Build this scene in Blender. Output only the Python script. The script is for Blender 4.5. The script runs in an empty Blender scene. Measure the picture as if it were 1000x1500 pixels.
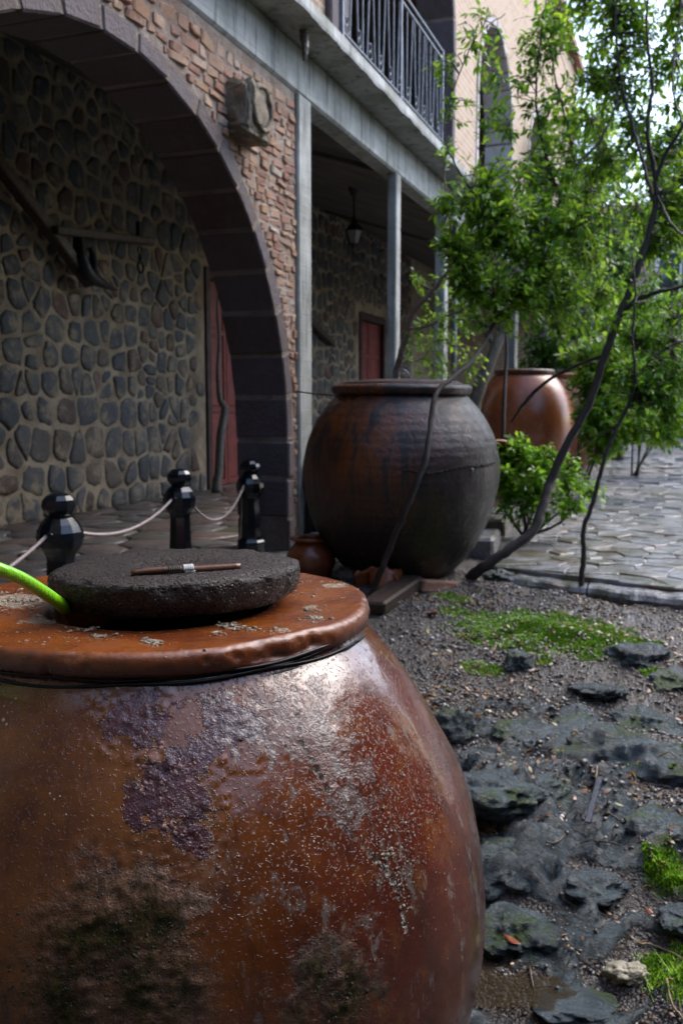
import bpy, bmesh, math, random
import numpy as np
from mathutils import Vector, Matrix, noise as mnoise
R = math.radians
random.seed(7); rng = np.random.default_rng(7)
scene = bpy.context.scene

# ------------------------------------------------------------------ camera
FPX, EYE = 1350.0, 1.1                       # focal length in photo pixels (photo 1000 x 1500)
TILT = math.atan((750 - 595) / FPX)
YAW = math.atan(500 / FPX * math.cos(TILT))
FW = np.array([-math.sin(YAW)*math.cos(TILT), math.cos(YAW)*math.cos(TILT), -math.sin(TILT)])
RT = np.array([math.cos(YAW), math.sin(YAW), 0.0]); UP = np.cross(RT, FW)
CAM = np.array([0, 0, EYE])
cd = bpy.data.cameras.new('camera'); cam = bpy.data.objects.new('camera', cd)
scene.collection.objects.link(cam); scene.camera = cam
cd.sensor_fit = 'HORIZONTAL'; cd.sensor_width = 24.0; cd.lens = FPX/1000*24.0
cd.clip_start = 0.05; cd.clip_end = 1000
cam.matrix_world = Matrix(((RT[0], UP[0], -FW[0], 0), (RT[1], UP[1], -FW[1], 0), (RT[2], UP[2], -FW[2], EYE), (0, 0, 0, 1)))
cd.dof.use_dof = True; cd.dof.focus_distance = 1.62; cd.dof.aperture_fstop = 6.5

# ------------------------------------------------------------------ light
SUN_ELEV, SUN_AZ = 48.0, 38.0                # azimuth clockwise from +Y
w = bpy.data.worlds.new('World'); scene.world = w; w.use_nodes = True
nt = w.node_tree
sky = nt.nodes.new('ShaderNodeTexSky'); sky.sky_type = 'NISHITA'; sky.sun_disc = False
sky.sun_elevation = R(SUN_ELEV); sky.sun_rotation = R(SUN_AZ)
sky.air_density = 1.0; sky.dust_density = 2.2; sky.ozone_density = 1.5
hs = nt.nodes.new('ShaderNodeHueSaturation'); hs.inputs['Saturation'].default_value = 1.05
nt.links.new(sky.outputs[0], hs.inputs['Color'])
nt.links.new(hs.outputs[0], nt.nodes['Background'].inputs['Color'])
nt.nodes['Background'].inputs['Strength'].default_value = 0.15
sl = bpy.data.lights.new('sun', 'SUN'); sl.energy = 0.5; sl.angle = R(40); sl.color = (1, .97, .93)
so = bpy.data.objects.new('sun', sl); scene.collection.objects.link(so)
sd = Vector((math.sin(R(SUN_AZ))*math.cos(R(SUN_ELEV)), math.cos(R(SUN_AZ))*math.cos(R(SUN_ELEV)), math.sin(R(SUN_ELEV))))
so.rotation_euler = sd.to_track_quat('Z', 'Y').to_euler(); so.location = sd*30
vs = scene.view_settings
vs.view_transform = 'Standard'; vs.look = 'None'; vs.gamma = 1; vs.use_curve_mapping = False
vs.exposure = 1.85
scene.cycles.use_denoising = True
scene.cycles.max_bounces = 6; scene.cycles.diffuse_bounces = 4; scene.cycles.glossy_bounces = 3
scene.cycles.transmission_bounces = 3; scene.cycles.transparent_max_bounces = 4
scene.cycles.caustics_reflective = False; scene.cycles.caustics_refractive = False
scene.cycles.sample_clamp_indirect = 4

# ------------------------------------------------------------------ pixel helpers
def ray(x, y): return FW + RT*(x-500)/FPX + UP*(750-y)/FPX
def atd(x, y, d): return CAM + ray(x, y)*d
def onz(x, y, z):
    r = ray(x, y); return CAM + r*(z-EYE)/r[2]
def onx(x, y, X):
    r = ray(x, y); return CAM + r*X/r[0]

# ------------------------------------------------------------------ object helpers
COL = scene.collection
def link(o, parent=None):
    COL.objects.link(o)
    if parent is not None: o.parent = parent
    return o
def tag(o, label=None, cat=None, group=None, kind=None):
    for k, v in (('label', label), ('category', cat), ('group', group), ('kind', kind)):
        if v: o[k] = v
    return o
def thing(name, loc, label, cat, group=None, rz=0):
    o = bpy.data.objects.new(name, None); o.empty_display_size = .1
    o.location = loc; o.rotation_euler = (0, 0, rz); link(o)
    return tag(o, label, cat, group)
def fastmesh(name, V, F, smooth=False):
    """V: (n,3) array, F: list of faces or (m,k) array"""
    me = bpy.data.meshes.new(name)
    V = np.asarray(V, dtype=np.float32)
    if isinstance(F, np.ndarray):
        m, k = F.shape
        me.vertices.add(len(V)); me.vertices.foreach_set('co', V.ravel())
        me.loops.add(m*k); me.loops.foreach_set('vertex_index', F.ravel().astype(np.int32))
        me.polygons.add(m); me.polygons.foreach_set('loop_start', np.arange(0, m*k, k, dtype=np.int32))
        me.update(calc_edges=True)
    else:
        me.from_pydata(V.tolist(), [], [tuple(int(i) for i in f) for f in F]); me.update()
    if smooth:
        me.polygons.foreach_set('use_smooth', np.ones(len(me.polygons), dtype=bool))
    return me
def mk(name, V, F, mat, parent=None, smooth=False, loc=None):
    me = fastmesh(name, V, F, smooth); me.materials.append(mat)
    o = bpy.data.objects.new(name, me); link(o, parent)
    if loc is not None: o.location = loc
    return o
def inst(name, me, parent=None, loc=(0,0,0), rot=(0,0,0), scale=(1,1,1)):
    o = bpy.data.objects.new(name, me); link(o, parent)
    o.location = loc; o.rotation_euler = rot; o.scale = scale
    return o
class MB:
    def __init__(s): s.V = []; s.F = []; s.n = 0
    def add(s, V, F):
        V = np.asarray(V, float); s.V.append(V); s.F += [tuple(i+s.n for i in f) for f in F]; s.n += len(V); return s
    def build(s, name, mat, parent=None, smooth=False, loc=None):
        return mk(name, np.concatenate(s.V), s.F, mat, parent, smooth, loc)

HEXF = [(0,3,2,1), (4,5,6,7), (0,1,5,4), (1,2,6,5), (2,3,7,6), (3,0,4,7)]
def hexa(c, ch=0.008):
    """chamfered hexahedron from 8 corners (bottom 0-3 ccw, top 4-7)"""
    c = np.asarray(c, float); V = []; F = []; idx = {}
    for fi, f in enumerate(HEXF):
        for k in range(4):
            p = c[f[k]]; a = c[f[k-1]]-p; b = c[f[(k+1) % 4]]-p
            la, lb = np.linalg.norm(a), np.linalg.norm(b)
            q = p + a/la*min(ch, la*.45) + b/lb*min(ch, lb*.45)
            idx[(fi, f[k])] = len(V); V.append(q)
        F.append(tuple(idx[(fi, v)] for v in f))
    for fi, f in enumerate(HEXF):
        for k in range(4):
            a, b = f[k], f[(k+1) % 4]
            for fj, g in enumerate(HEXF):
                if fj > fi and a in g and b in g:
                    F.append((idx[(fi, b)], idx[(fi, a)], idx[(fj, a)], idx[(fj, b)]))
    for v in range(8):
        fs = [fi for fi, f in enumerate(HEXF) if v in f]
        tri = [idx[(fi, v)] for fi in fs]
        n = np.cross(V[tri[1]]-V[tri[0]], V[tri[2]]-V[tri[0]])
        if n @ (c[v]-c.mean(0)) < 0: tri = tri[::-1]
        F.append(tuple(tri))
    return np.array(V), F
def box(x0, x1, y0, y1, z0, z1, ch=.006, jit=0):
    c = np.array([(x0,y0,z0),(x1,y0,z0),(x1,y1,z0),(x0,y1,z0),(x0,y0,z1),(x1,y0,z1),(x1,y1,z1),(x0,y1,z1)], float)
    if jit: c += rng.uniform(-jit, jit, c.shape)
    return hexa(c, ch)
def obox(p, q, wdt, hgt, ch=.006, up=(0,0,1), jit=0):
    """box from p to q"""
    p, q = np.asarray(p, float), np.asarray(q, float); d = (q-p)/np.linalg.norm(q-p)
    s = np.cross(d, up); s /= np.linalg.norm(s); u = np.cross(s, d)
    c = [p-s*wdt/2-u*hgt/2, p+s*wdt/2-u*hgt/2, q+s*wdt/2-u*hgt/2, q-s*wdt/2-u*hgt/2,
         p-s*wdt/2+u*hgt/2, p+s*wdt/2+u*hgt/2, q+s*wdt/2+u*hgt/2, q-s*wdt/2+u*hgt/2]
    c = np.array(c)
    if jit: c += rng.uniform(-jit, jit, c.shape)
    return hexa(c, ch)
def lathe(prof, n=32, cap=True, disp=None):
    prof = np.asarray(prof, float); m = len(prof)
    a = np.linspace(0, 2*math.pi, n, endpoint=False)
    V = np.zeros((m, n, 3)); V[:, :, 0] = prof[:, :1]*np.cos(a); V[:, :, 1] = prof[:, :1]*np.sin(a); V[:, :, 2] = prof[:, 1:2]
    V = V.reshape(-1, 3)
    i = np.arange(m-1)[:, None]*n; j = np.arange(n)[None]; j2 = (j+1) % n
    F = np.stack([i+j, i+j2, i+n+j2, i+n+j], -1).reshape(-1, 4)
    if cap:
        F = [tuple(f) for f in F] + [tuple(range(n))[::-1], tuple(range((m-1)*n, m*n))]
    return V, F
def catmull(P, n=6):
    P = np.asarray(P, float); out = []
    Q = np.vstack([2*P[0]-P[1], P, 2*P[-1]-P[-2]])
    for i in range(1, len(Q)-2):
        for t in np.linspace(0, 1, n, endpoint=False):
            p0, p1, p2, p3 = Q[i-1], Q[i], Q[i+1], Q[i+2]
            out.append(.5*((2*p1)+(-p0+p2)*t+(2*p0-5*p1+4*p2-p3)*t*t+(-p0+3*p1-3*p2+p3)*t**3))
    out.append(P[-1]); return np.array(out)
def tube(P, rad, seg=8, wob=0.0, closed=False):
    P = np.asarray(P, float); m = len(P)
    rad = np.interp(np.linspace(0, 1, m), np.linspace(0, 1, len(rad)), rad) if hasattr(rad, '__len__') else np.full(m, rad)
    T = np.gradient(P, axis=0); T /= np.linalg.norm(T, axis=1)[:, None]+1e-9
    ref = np.array([.31, .17, .93]); N = np.cross(T[0], ref); N /= np.linalg.norm(N)
    V = []; a = np.linspace(0, 2*math.pi, seg, endpoint=False)
    for k in range(m):
        N = N - T[k]*(N@T[k]); N /= np.linalg.norm(N)+1e-9; B = np.cross(T[k], N)
        rr = rad[k]*(1+wob*rng.uniform(-1, 1, seg)) if wob else np.full(seg, rad[k])
        V.append(P[k]+np.outer(np.cos(a)*rr, N)+np.outer(np.sin(a)*rr, B))
    V = np.concatenate(V); F = []
    for k in range(m-1):
        for s in range(seg):
            s2 = (s+1) % seg; F.append((k*seg+s, k*seg+s2, (k+1)*seg+s2, (k+1)*seg+s))
    F += [tuple(range(seg))[::-1], tuple(range((m-1)*seg, m*seg))]
    return V, F
def torus(Rr, r, n=20, m=6):
    a = np.linspace(0, 2*math.pi, n, endpoint=False); V = []; F = []
    for i in range(n):
        for j in range(m):
            b = 2*math.pi*j/m; q = Rr+r*math.cos(b); V.append((q*math.cos(a[i]), q*math.sin(a[i]), r*math.sin(b)))
    for i in range(n):
        for j in range(m):
            F.append((i*m+j, ((i+1) % n)*m+j, ((i+1) % n)*m+(j+1) % m, i*m+(j+1) % m))
    return np.array(V), F
_ico = {}
def ico(sub):
    if sub not in _ico:
        bm = bmesh.new(); bmesh.ops.create_icosphere(bm, subdivisions=sub, radius=1)
        bm.verts.ensure_lookup_table()
        _ico[sub] = (np.array([v.co[:] for v in bm.verts]), np.array([[v.index for v in f.verts] for f in bm.faces])); bm.free()
    return _ico[sub][0].copy(), _ico[sub][1]
def fbm(p, octv=4): return mnoise.fractal(Vector(p), 1.0, 2.0, octv)
def vor_cells(pts, clip):
    """clipped Voronoi polygons of 2-D points"""
    out = []; pts = np.asarray(pts)
    for i, p in enumerate(pts):
        poly = [np.array(c, float) for c in clip]
        d = ((pts-p)**2).sum(1); near = np.argsort(d)[1:22]
        for j in near:
            q = pts[j]; mid = (p+q)/2; nrm = q-p; new = []
            for k in range(len(poly)):
                a, b = poly[k], poly[(k+1) % len(poly)]
                da, db = (a-mid)@nrm, (b-mid)@nrm
                if da <= 0: new.append(a)
                if (da < 0 < db) or (db < 0 < da): new.append(a+(b-a)*da/(da-db))
            poly = new
            if len(poly) < 3: break
        if len(poly) >= 3: out.append(np.array(poly))
    return out
def slab_from_poly(poly, gap, th, ch=.012, dome=.0):
    """irregular flat stone: returns verts about its centre, faces, centre"""
    c = poly.mean(0); q = poly-c
    # subdivide edges and wobble, then shrink
    pts = []
    for k in range(len(q)):
        a, b = q[k], q[(k+1) % len(q)]
        L = np.linalg.norm(b-a); n = max(1, int(L/.11))
        for t in range(n): pts.append(a+(b-a)*t/n)
    pts = np.array(pts); rr = np.linalg.norm(pts, axis=1, keepdims=True)
    pts = pts*(np.clip(rr-gap, .02, None)/np.maximum(rr, 1e-6)) + rng.uniform(-.008, .008, pts.shape)
    n = len(pts); rr = np.linalg.norm(pts, axis=1, keepdims=True)
    inn = pts*(np.clip(rr-ch*1.5, .01, None)/np.maximum(rr, 1e-6))
    V = np.concatenate([np.c_[pts, np.full(n, -th)], np.c_[pts, np.full(n, -ch)], np.c_[inn, np.zeros(n)], [[0, 0, dome]]])
    F = []
    for k in range(n):
        k2 = (k+1) % n
        F += [(k, k2, n+k2, n+k), (n+k, n+k2, 2*n+k2, 2*n+k), (2*n+k, 2*n+k2, 3*n)]
    return V, F, c

# ------------------------------------------------------------------ material helpers
class M:
    def __init__(s, name, rough=.6, spec=.5):
        s.m = bpy.data.materials.new(name); s.m.use_nodes = True; s.t = s.m.node_tree
        s.b = s.t.nodes['Principled BSDF']; s.b.inputs['Roughness'].default_value = rough
        s.b.inputs['Specular IOR Level'].default_value = spec
        s._tc = None
    def n(s, t): return s.t.nodes.new(t)
    def l(s, a, b):
        if isinstance(a, (int, float)): b.default_value = a
        elif isinstance(a, (tuple, list)): b.default_value = (*a, 1) if len(a) == 3 and b.type == 'RGBA' else a
        else: s.t.links.new(a, b)
    def co(s, kind='Object'):
        if s._tc is None: s._tc = s.n('ShaderNodeTexCoord')
        return s._tc.outputs[kind]
    def pos(s): return s.n('ShaderNodeNewGeometry').outputs['Position']
    def mapv(s, v, scale=(1,1,1), loc=(0,0,0), rot=(0,0,0)):
        m = s.n('ShaderNodeMapping'); s.l(v, m.inputs[0]); m.inputs['Scale'].default_value = scale; m.inputs['Location'].default_value = loc
        m.inputs['Rotation'].default_value = rot; return m.outputs[0]
    def noise(s, v, sc, det=4, rough=.55, dist=0):
        x = s.n('ShaderNodeTexNoise'); s.l(v, x.inputs['Vector']); x.inputs['Scale'].default_value = sc
        x.inputs['Detail'].default_value = det; x.inputs['Roughness'].default_value = rough; x.inputs['Distortion'].default_value = dist
        return x.outputs['Fac']
    def vor(s, v, sc, feat='F1', out='Distance', rnd=1):
        x = s.n('ShaderNodeTexVoronoi'); x.feature = feat; s.l(v, x.inputs['Vector']); x.inputs['Scale'].default_value = sc
        x.inputs['Randomness'].default_value = rnd
        return x.outputs[out]
    def ramp(s, f, stops):
        x = s.n('ShaderNodeValToRGB'); s.l(f, x.inputs[0]); e = x.color_ramp.elements
        while len(e) < len(stops): e.new(.5)
        for q, (p, c) in zip(e, stops):
            q.position = p; q.color = (c, c, c, 1) if isinstance(c, (int, float)) else (*c, 1)
        return x.outputs[0]
    def rng(s, f, a, b, c=0, d=1):
        x = s.n('ShaderNodeMapRange'); s.l(f, x.inputs[0]); x.interpolation_type = 'SMOOTHSTEP'
        for i, v in enumerate((a, b, c, d)): x.inputs[i+1].default_value = v
        return x.outputs[0]
    def mix(s, f, a, b, mode='MIX'):
        x = s.n('ShaderNodeMix'); x.data_type = 'RGBA'; x.blend_type = mode
        s.l(f, x.inputs[0]); s.l(a, x.inputs[6]); s.l(b, x.inputs[7]); return x.outputs[2]
    def math(s, op, a, b=0.0, clamp=False):
        x = s.n('ShaderNodeMath'); x.operation = op; x.use_clamp = clamp; s.l(a, x.inputs[0]); s.l(b, x.inputs[1]); return x.outputs[0]
    def dist(s, v, p, scale=(1,1,1)):
        x = s.n('ShaderNodeVectorMath'); x.operation = 'SUBTRACT'; s.l(v, x.inputs[0]); x.inputs[1].default_value = p
        y = s.n('ShaderNodeVectorMath'); y.operation = 'MULTIPLY'; s.l(x.outputs[0], y.inputs[0]); y.inputs[1].default_value = scale
        z = s.n('ShaderNodeVectorMath'); z.operation = 'LENGTH'; s.l(y.outputs[0], z.inputs[0]); return z.outputs['Value']
    def rand(s):
        """random per object plus per mesh island"""
        a = s.n('ShaderNodeObjectInfo').outputs['Random']; b = s.n('ShaderNodeNewGeometry').outputs['Random Per Island']
        return s.math('FRACT', s.math('ADD', a, b))
    def bump(s, h, st=.5, d=.01, nrm=None):
        x = s.n('ShaderNodeBump'); x.inputs['Strength'].default_value = st; x.inputs['Distance'].default_value = d
        s.l(h, x.inputs['Height'])
        if nrm is not None: s.l(nrm, x.inputs['Normal'])
        return x.outputs[0]
    def out(s, col=None, rough=None, nrm=None, **kw):
        if col is not None: s.l(col, s.b.inputs['Base Color'])
        if rough is not None: s.l(rough, s.b.inputs['Roughness'])
        if nrm is not None: s.l(nrm, s.b.inputs['Normal'])
        for k, v in kw.items(): s.l(v, s.b.inputs[k.replace('_', ' ')])
        return s.m

def simple(name, c1, c2, sc=8, rough=(.5, .7), bst=.3, bd=.006, det=5, spec=.5, hue=0.0, metal=0):
    m = M(name, spec=spec); v = m.pos(); f = m.noise(v, sc, det, .6)
    col = m.mix(m.rng(f, .3, .7), c1, c2)
    if hue:
        col2 = m.n('ShaderNodeHueSaturation'); m.l(col, col2.inputs['Color'])
        m.l(m.math('ADD', m.math('MULTIPLY', m.rand(), hue), 1-hue/2), col2.inputs['Value']); col = col2.outputs[0]
    h = m.noise(v, sc*5, 4, .65)
    return m.out(col, m.rng(f, .3, .7, *rough), m.bump(h, bst, bd), Metallic=metal)

# ------------------------------------------------------------------ materials
def mat_stone():
    m = M('rubble_stone'); v = m.pos(); r = m.rand()
    base = m.ramp(r, [(0, (.045,.06,.075)), (.2, (.095,.105,.115)), (.38, (.06,.072,.085)), (.55, (.15,.15,.14)), (.68, (.085,.09,.095)), (.8, (.17,.13,.09)), (.9, (.10,.07,.055)), (1, (.17,.075,.05))])
    f = m.noise(v, 14, 8, .75)
    col = m.mix(m.rng(f, .38, .66), m.mix(.5, base, (.02,.022,.025)), base)
    col = m.mix(m.rng(m.noise(v, 34, 6, .75), .58, .72, 0, .75), col, (.25,.24,.215))
    col = m.mix(m.rng(m.noise(v, 5, 7, .7), .47, .64, 0, .85), col, (.33,.265,.175))      # smeared mortar
    h = m.math('ADD', m.noise(v, 30, 8, .75), m.math('MULTIPLY', m.noise(v, 9, 4), .8))
    return m.out(col, m.rng(f, .3, .7, .45, .75), m.bump(h, .8, .018))
def mat_mortar(name='lime_mortar', a=(.54,.45,.32), b=(.34,.265,.18)):
    m = M(name, spec=.3); v = m.pos(); f = m.noise(v, 3.2, 6, .65)
    col = m.mix(m.rng(f, .35, .65), a, b)
    col = m.mix(m.rng(m.noise(v, 30, 4), .55, .7, 0, .5), col, (.42,.36,.27))
    col = m.mix(m.rng(m.noise(v, 1.3, 3), .55, .75, 0, .6), col, (.17,.14,.11))
    h = m.math('ADD', m.noise(v, 12, 7, .75), m.math('MULTIPLY', m.noise(v, 70, 3), .4))
    return m.out(col, .85, m.bump(h, 1, .045))
def mat_brick():
    m = M('old_brick', spec=.35); v = m.pos(); r = m.rand()
    base = m.ramp(r, [(0, (.30,.13,.08)), (.2, (.36,.19,.12)), (.4, (.26,.125,.085)), (.55, (.40,.25,.16)), (.7, (.36,.18,.09)), (.82, (.44,.31,.24)), (.92, (.40,.22,.10)), (1, (.56,.50,.44))])
    f = m.noise(v, 40, 6, .7)
    col = m.mix(m.rng(f, .4, .75, 0, .5), base, (.50,.40,.33)); col = m.mix(m.rng(m.noise(v, 16, 6, .75), .56, .66, 0, .8), col, (.47,.40,.35))
    col = m.mix(m.rng(m.noise(v, 2.2, 4), .55, .7, 0, .45), col, (.15,.10,.085))
    return m.out(col, m.rng(f, .3, .7, .65, .9), m.bump(m.noise(v, 60, 6, .75), .8, .012))
def mat_ashlar():
    m = M('purple_ashlar'); v = m.pos(); r = m.rand(); f = m.noise(v, 9, 6, .65)
    base = m.ramp(r, [(0, (.085,.060,.058)), (.5, (.105,.08,.085)), (1, (.082,.054,.046))])
    col = m.mix(m.rng(f, .4, .7, 0, .6), base, (.125,.105,.118))
    col = m.mix(m.rng(m.noise(v, 60, 3), .66, .72, 0, .6), col, (.03,.025,.025))
    return m.out(col, .75, m.bump(m.math('ADD', m.noise(v, 25, 6, .7), m.math('MULTIPLY', m.vor(v, 55), -.5)), .7, .01))
def mat_concrete():
    m = M('board_marked_concrete', spec=.35); v = m.pos(); f = m.noise(v, 2.5, 7, .65)
    col = m.mix(m.rng(f, .32, .68), (.42,.435,.42), (.27,.28,.26))
    st = m.noise(m.mapv(v, (1,1.2,9)), 2.2, 5, .7)             # board streaks
    col = m.mix(m.rng(st, .5, .75, 0, .5), col, (.50,.505,.48))
    dr = m.noise(m.mapv(v, (7,7,.6)), 2.0, 5, .7)              # run-down dirt
    col = m.mix(m.rng(dr, .50, .66, 0, .8), col, (.10,.105,.09))
    col = m.mix(m.rng(m.noise(v, 1.1, 3), .56, .7, 0, .5), col, (.17,.19,.12))
    sx = m.n('ShaderNodeSeparateXYZ'); m.l(v, sx.inputs[0])
    bl = m.math('PINGPONG', m.math('MULTIPLY', sx.outputs[2], 1), .06)
    line = m.rng(bl, .0, .004, 1, 0)
    h = m.math('SUBTRACT', m.math('ADD', m.math('MULTIPLY', st, .5), m.math('MULTIPLY', m.noise(v, 40, 4), .35)), m.math('MULTIPLY', line, .6))
    return m.out(col, m.rng(f, .3, .7, .55, .8), m.bump(h, .6, .008))
def mat_farbrick():
    m = M('far_brickwork', spec=.3); v = m.pos(); sx = m.n('ShaderNodeSeparateXYZ'); m.l(v, sx.inputs[0])
    cb = m.n('ShaderNodeCombineXYZ'); m.l(m.math('ADD', sx.outputs[0], sx.outputs[1]), cb.inputs[0]); m.l(sx.outputs[2], cb.inputs[1])
    b = m.n('ShaderNodeTexBrick'); m.l(cb.outputs[0], b.inputs['Vector']); b.inputs['Scale'].default_value = 1
    b.inputs['Brick Width'].default_value = .26; b.inputs['Row Height'].default_value = .08; b.inputs['Mortar Size'].default_value = .012
    b.inputs['Color1'].default_value = (.40,.24,.15,1); b.inputs['Color2'].default_value = (.50,.36,.25,1); b.inputs['Mortar'].default_value = (.52,.46,.38,1)
    f = m.noise(v, 5, 6, .7)
    col = m.mix(m.rng(f, .4, .7, 0, .7), b.outputs['Color'], (.46,.36,.27))
    return m.out(col, .85, m.bump(m.math('ADD', m.math('MULTIPLY', b.outputs['Fac'], -1), m.noise(v, 30, 4)), .5, .015))
def mat_wood(name, a, b, rough=(.45, .7)):
    m = M(name); v = m.pos(); g = m.noise(m.mapv(v, (6,6,6)), 3, 6, .7, 1.5)
    return m.out(m.mix(m.rng(g, .35, .7), a, b), m.rng(g, .3, .7, *rough), m.bump(m.noise(v, 60, 5, .7), .4, .004))
def mat_flag(name, stops, rough=(.12, .45), bd=.02):
    m = M(name, spec=.6); v = m.pos(); r = m.rand(); f = m.noise(v, 7, 7, .68)
    base = m.ramp(r, stops); col = m.mix(m.rng(f, .4, .72, 0, .6), base, (.20,.20,.19))
    col = m.mix(m.rng(m.noise(v, 1.4, 4), .56, .68, 0, .65), col, (.085,.09,.035))
    col = m.mix(m.rng(m.noise(v, 2.1, 4), .62, .72, 0, .5), col, (.19,.09,.045))
    h = m.math('ADD', m.noise(v, 9, 6, .65), m.math('MULTIPLY', m.noise(v, 45, 4), .3))
    if name.startswith('wet'):
        sx = m.n('ShaderNodeSeparateXYZ'); m.l(v, sx.inputs[0])
        k = m.math('MULTIPLY', m.rng(sx.outputs[1], 6.8, 10.5, 1, .1), m.rng(m.noise(v, 2.6, 6, .7), .42, .6))
        col = m.mix(m.math('MULTIPLY', k, .75), col, m.mix(m.rng(m.noise(v, 5, 4), .45, .6), (.075,.08,.022), (.13,.075,.035)))
    return m.out(col, m.rng(m.noise(v, 3.3, 5), .35, .65, *rough), m.bump(h, .9, bd))
STONE, MORTAR, BRICK, ASHLAR, CONC, FARB = mat_stone(), mat_mortar(), mat_brick(), mat_ashlar(), mat_concrete(), mat_farbrick()
BMORTAR = mat_mortar('brick_mortar', (.46,.39,.33), (.30,.22,.17))
JOINT = mat_mortar('arch_joint_mortar', (.33,.27,.23), (.22,.17,.14))
REDDOOR = simple('oxblood_door_paint', (.26,.05,.04), (.18,.034,.03), 6, (.4, .6), .25, .003)
DOORFRAME = simple('dark_door_frame', (.05,.017,.014), (.03,.012,.011), 6, (.5, .7), .3, .003)
OLDWOOD = mat_wood('weathered_dark_wood', (.075,.048,.032), (.028,.018,.013))
GREYWOOD = mat_wood('grey_weathered_wood', (.13,.115,.09), (.05,.043,.034))
IRON = simple('black_iron', (.012,.013,.016), (.022,.022,.024), 12, (.35, .55), .2, .002, metal=.4)
RAILM = simple('blue_grey_painted_iron', (.10,.125,.17), (.06,.075,.10), 15, (.35, .5), .2, .002)
BLACKPAINT = simple('glossy_black_paint', (.006,.008,.011), (.009,.011,.014), 9, (.08, .16), .05, .002, spec=.6)
DARK = simple('dark_plaster', (.10,.085,.07), (.06,.05,.045), 3, (.8, .9))
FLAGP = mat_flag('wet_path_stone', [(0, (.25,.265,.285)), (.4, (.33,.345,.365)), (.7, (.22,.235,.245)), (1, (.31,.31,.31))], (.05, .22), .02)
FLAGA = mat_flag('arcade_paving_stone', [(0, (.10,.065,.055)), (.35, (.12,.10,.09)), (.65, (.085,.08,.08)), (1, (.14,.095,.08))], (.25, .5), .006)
FLAGJ = mat_mortar('paving_joint', (.26,.24,.21), (.17,.16,.14))

# ------------------------------------------------------------------ terrain
XF, XI, XB = -2.79, -3.22, -5.9             # facade front, facade inside, back wall of the arcade
def pathz(y): return .0 + .016*max(0, y-6)
def sstep(a, b, x):
    t = min(1, max(0, (x-a)/(b-a))); return t*t*(3-2*t)
def stepy(x): return 6.17 - .36*sstep(-1.25, .2, x)   # front line of the paved path
def rockness(x, y):
    k = (1-sstep(3.5, 4.6, y))*(1 if abs(x) < 6 else 0)
    if k <= 0: return 0.0
    return k*max(0, (1-abs(fbm((x*3.0+3, y*3.6, 9.1), 3)))-.72+.3*fbm((x*1.3, y*1.3, 5.5), 2))*3.0
def gz(x, y):
    s = .6*sstep(1.6, 4.2, y) + .4*sstep(3.6, 6.0, y)
    z = -.58 + .50*s
    if x < -1.1: z += .08*sstep(-1.1, -1.5, x)*sstep(4.2, 5.4, y)
    near = 1 if abs(x) < 6 and -3 < y < 9 else .3
    k9 = 1-.75*sstep(3.3, 4.3, y)
    z += near*(.05*fbm((x*1.3, y*1.3, 1.7), 4) + (.012+.028*k9)*fbm((x*5, y*5, 4.2), 5))
    # low ridges of bedrock
    rk = min(1.2, rockness(x, y)); z += rk*(.05+.05*abs(fbm((x*9, y*9, 2.5), 4))+.016*fbm((x*26, y*26, 6.5), 4))
    if y > stepy(x):
        if x > -1.2: z = pathz(y)-.05
        else:
            k = sstep(stepy(x), stepy(x)+.7, y); z = z*(1-k)+k*(pathz(y)+.06+.04*fbm((x*2, y*2, 3)))
    if x < -2.5: z = min(z, -.12)
    return z
def axis_coords(lo, hi, step, far):
    c = list(np.arange(lo, hi+step/2, step)); s = step; a = lo
    while a > -far: s *= 1.6; a -= s; c.insert(0, a)
    s = step; b = hi
    while b < far: s *= 1.6; b += s; c.append(b)
    return np.array(c)
gx = axis_coords(-2.6, 1.4, .018, 400); gy = axis_coords(1.2, 6.9, .018, 400)
GV = np.array([(x, y, gz(x, y)) for y in gy for x in gx])
nx, ny = len(gx), len(gy)
ii = (np.arange(ny-1)[:, None]*nx+np.arange(nx-1)[None]).ravel()
GF = np.stack([ii, ii+1, ii+1+nx, ii+nx], -1)
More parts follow.
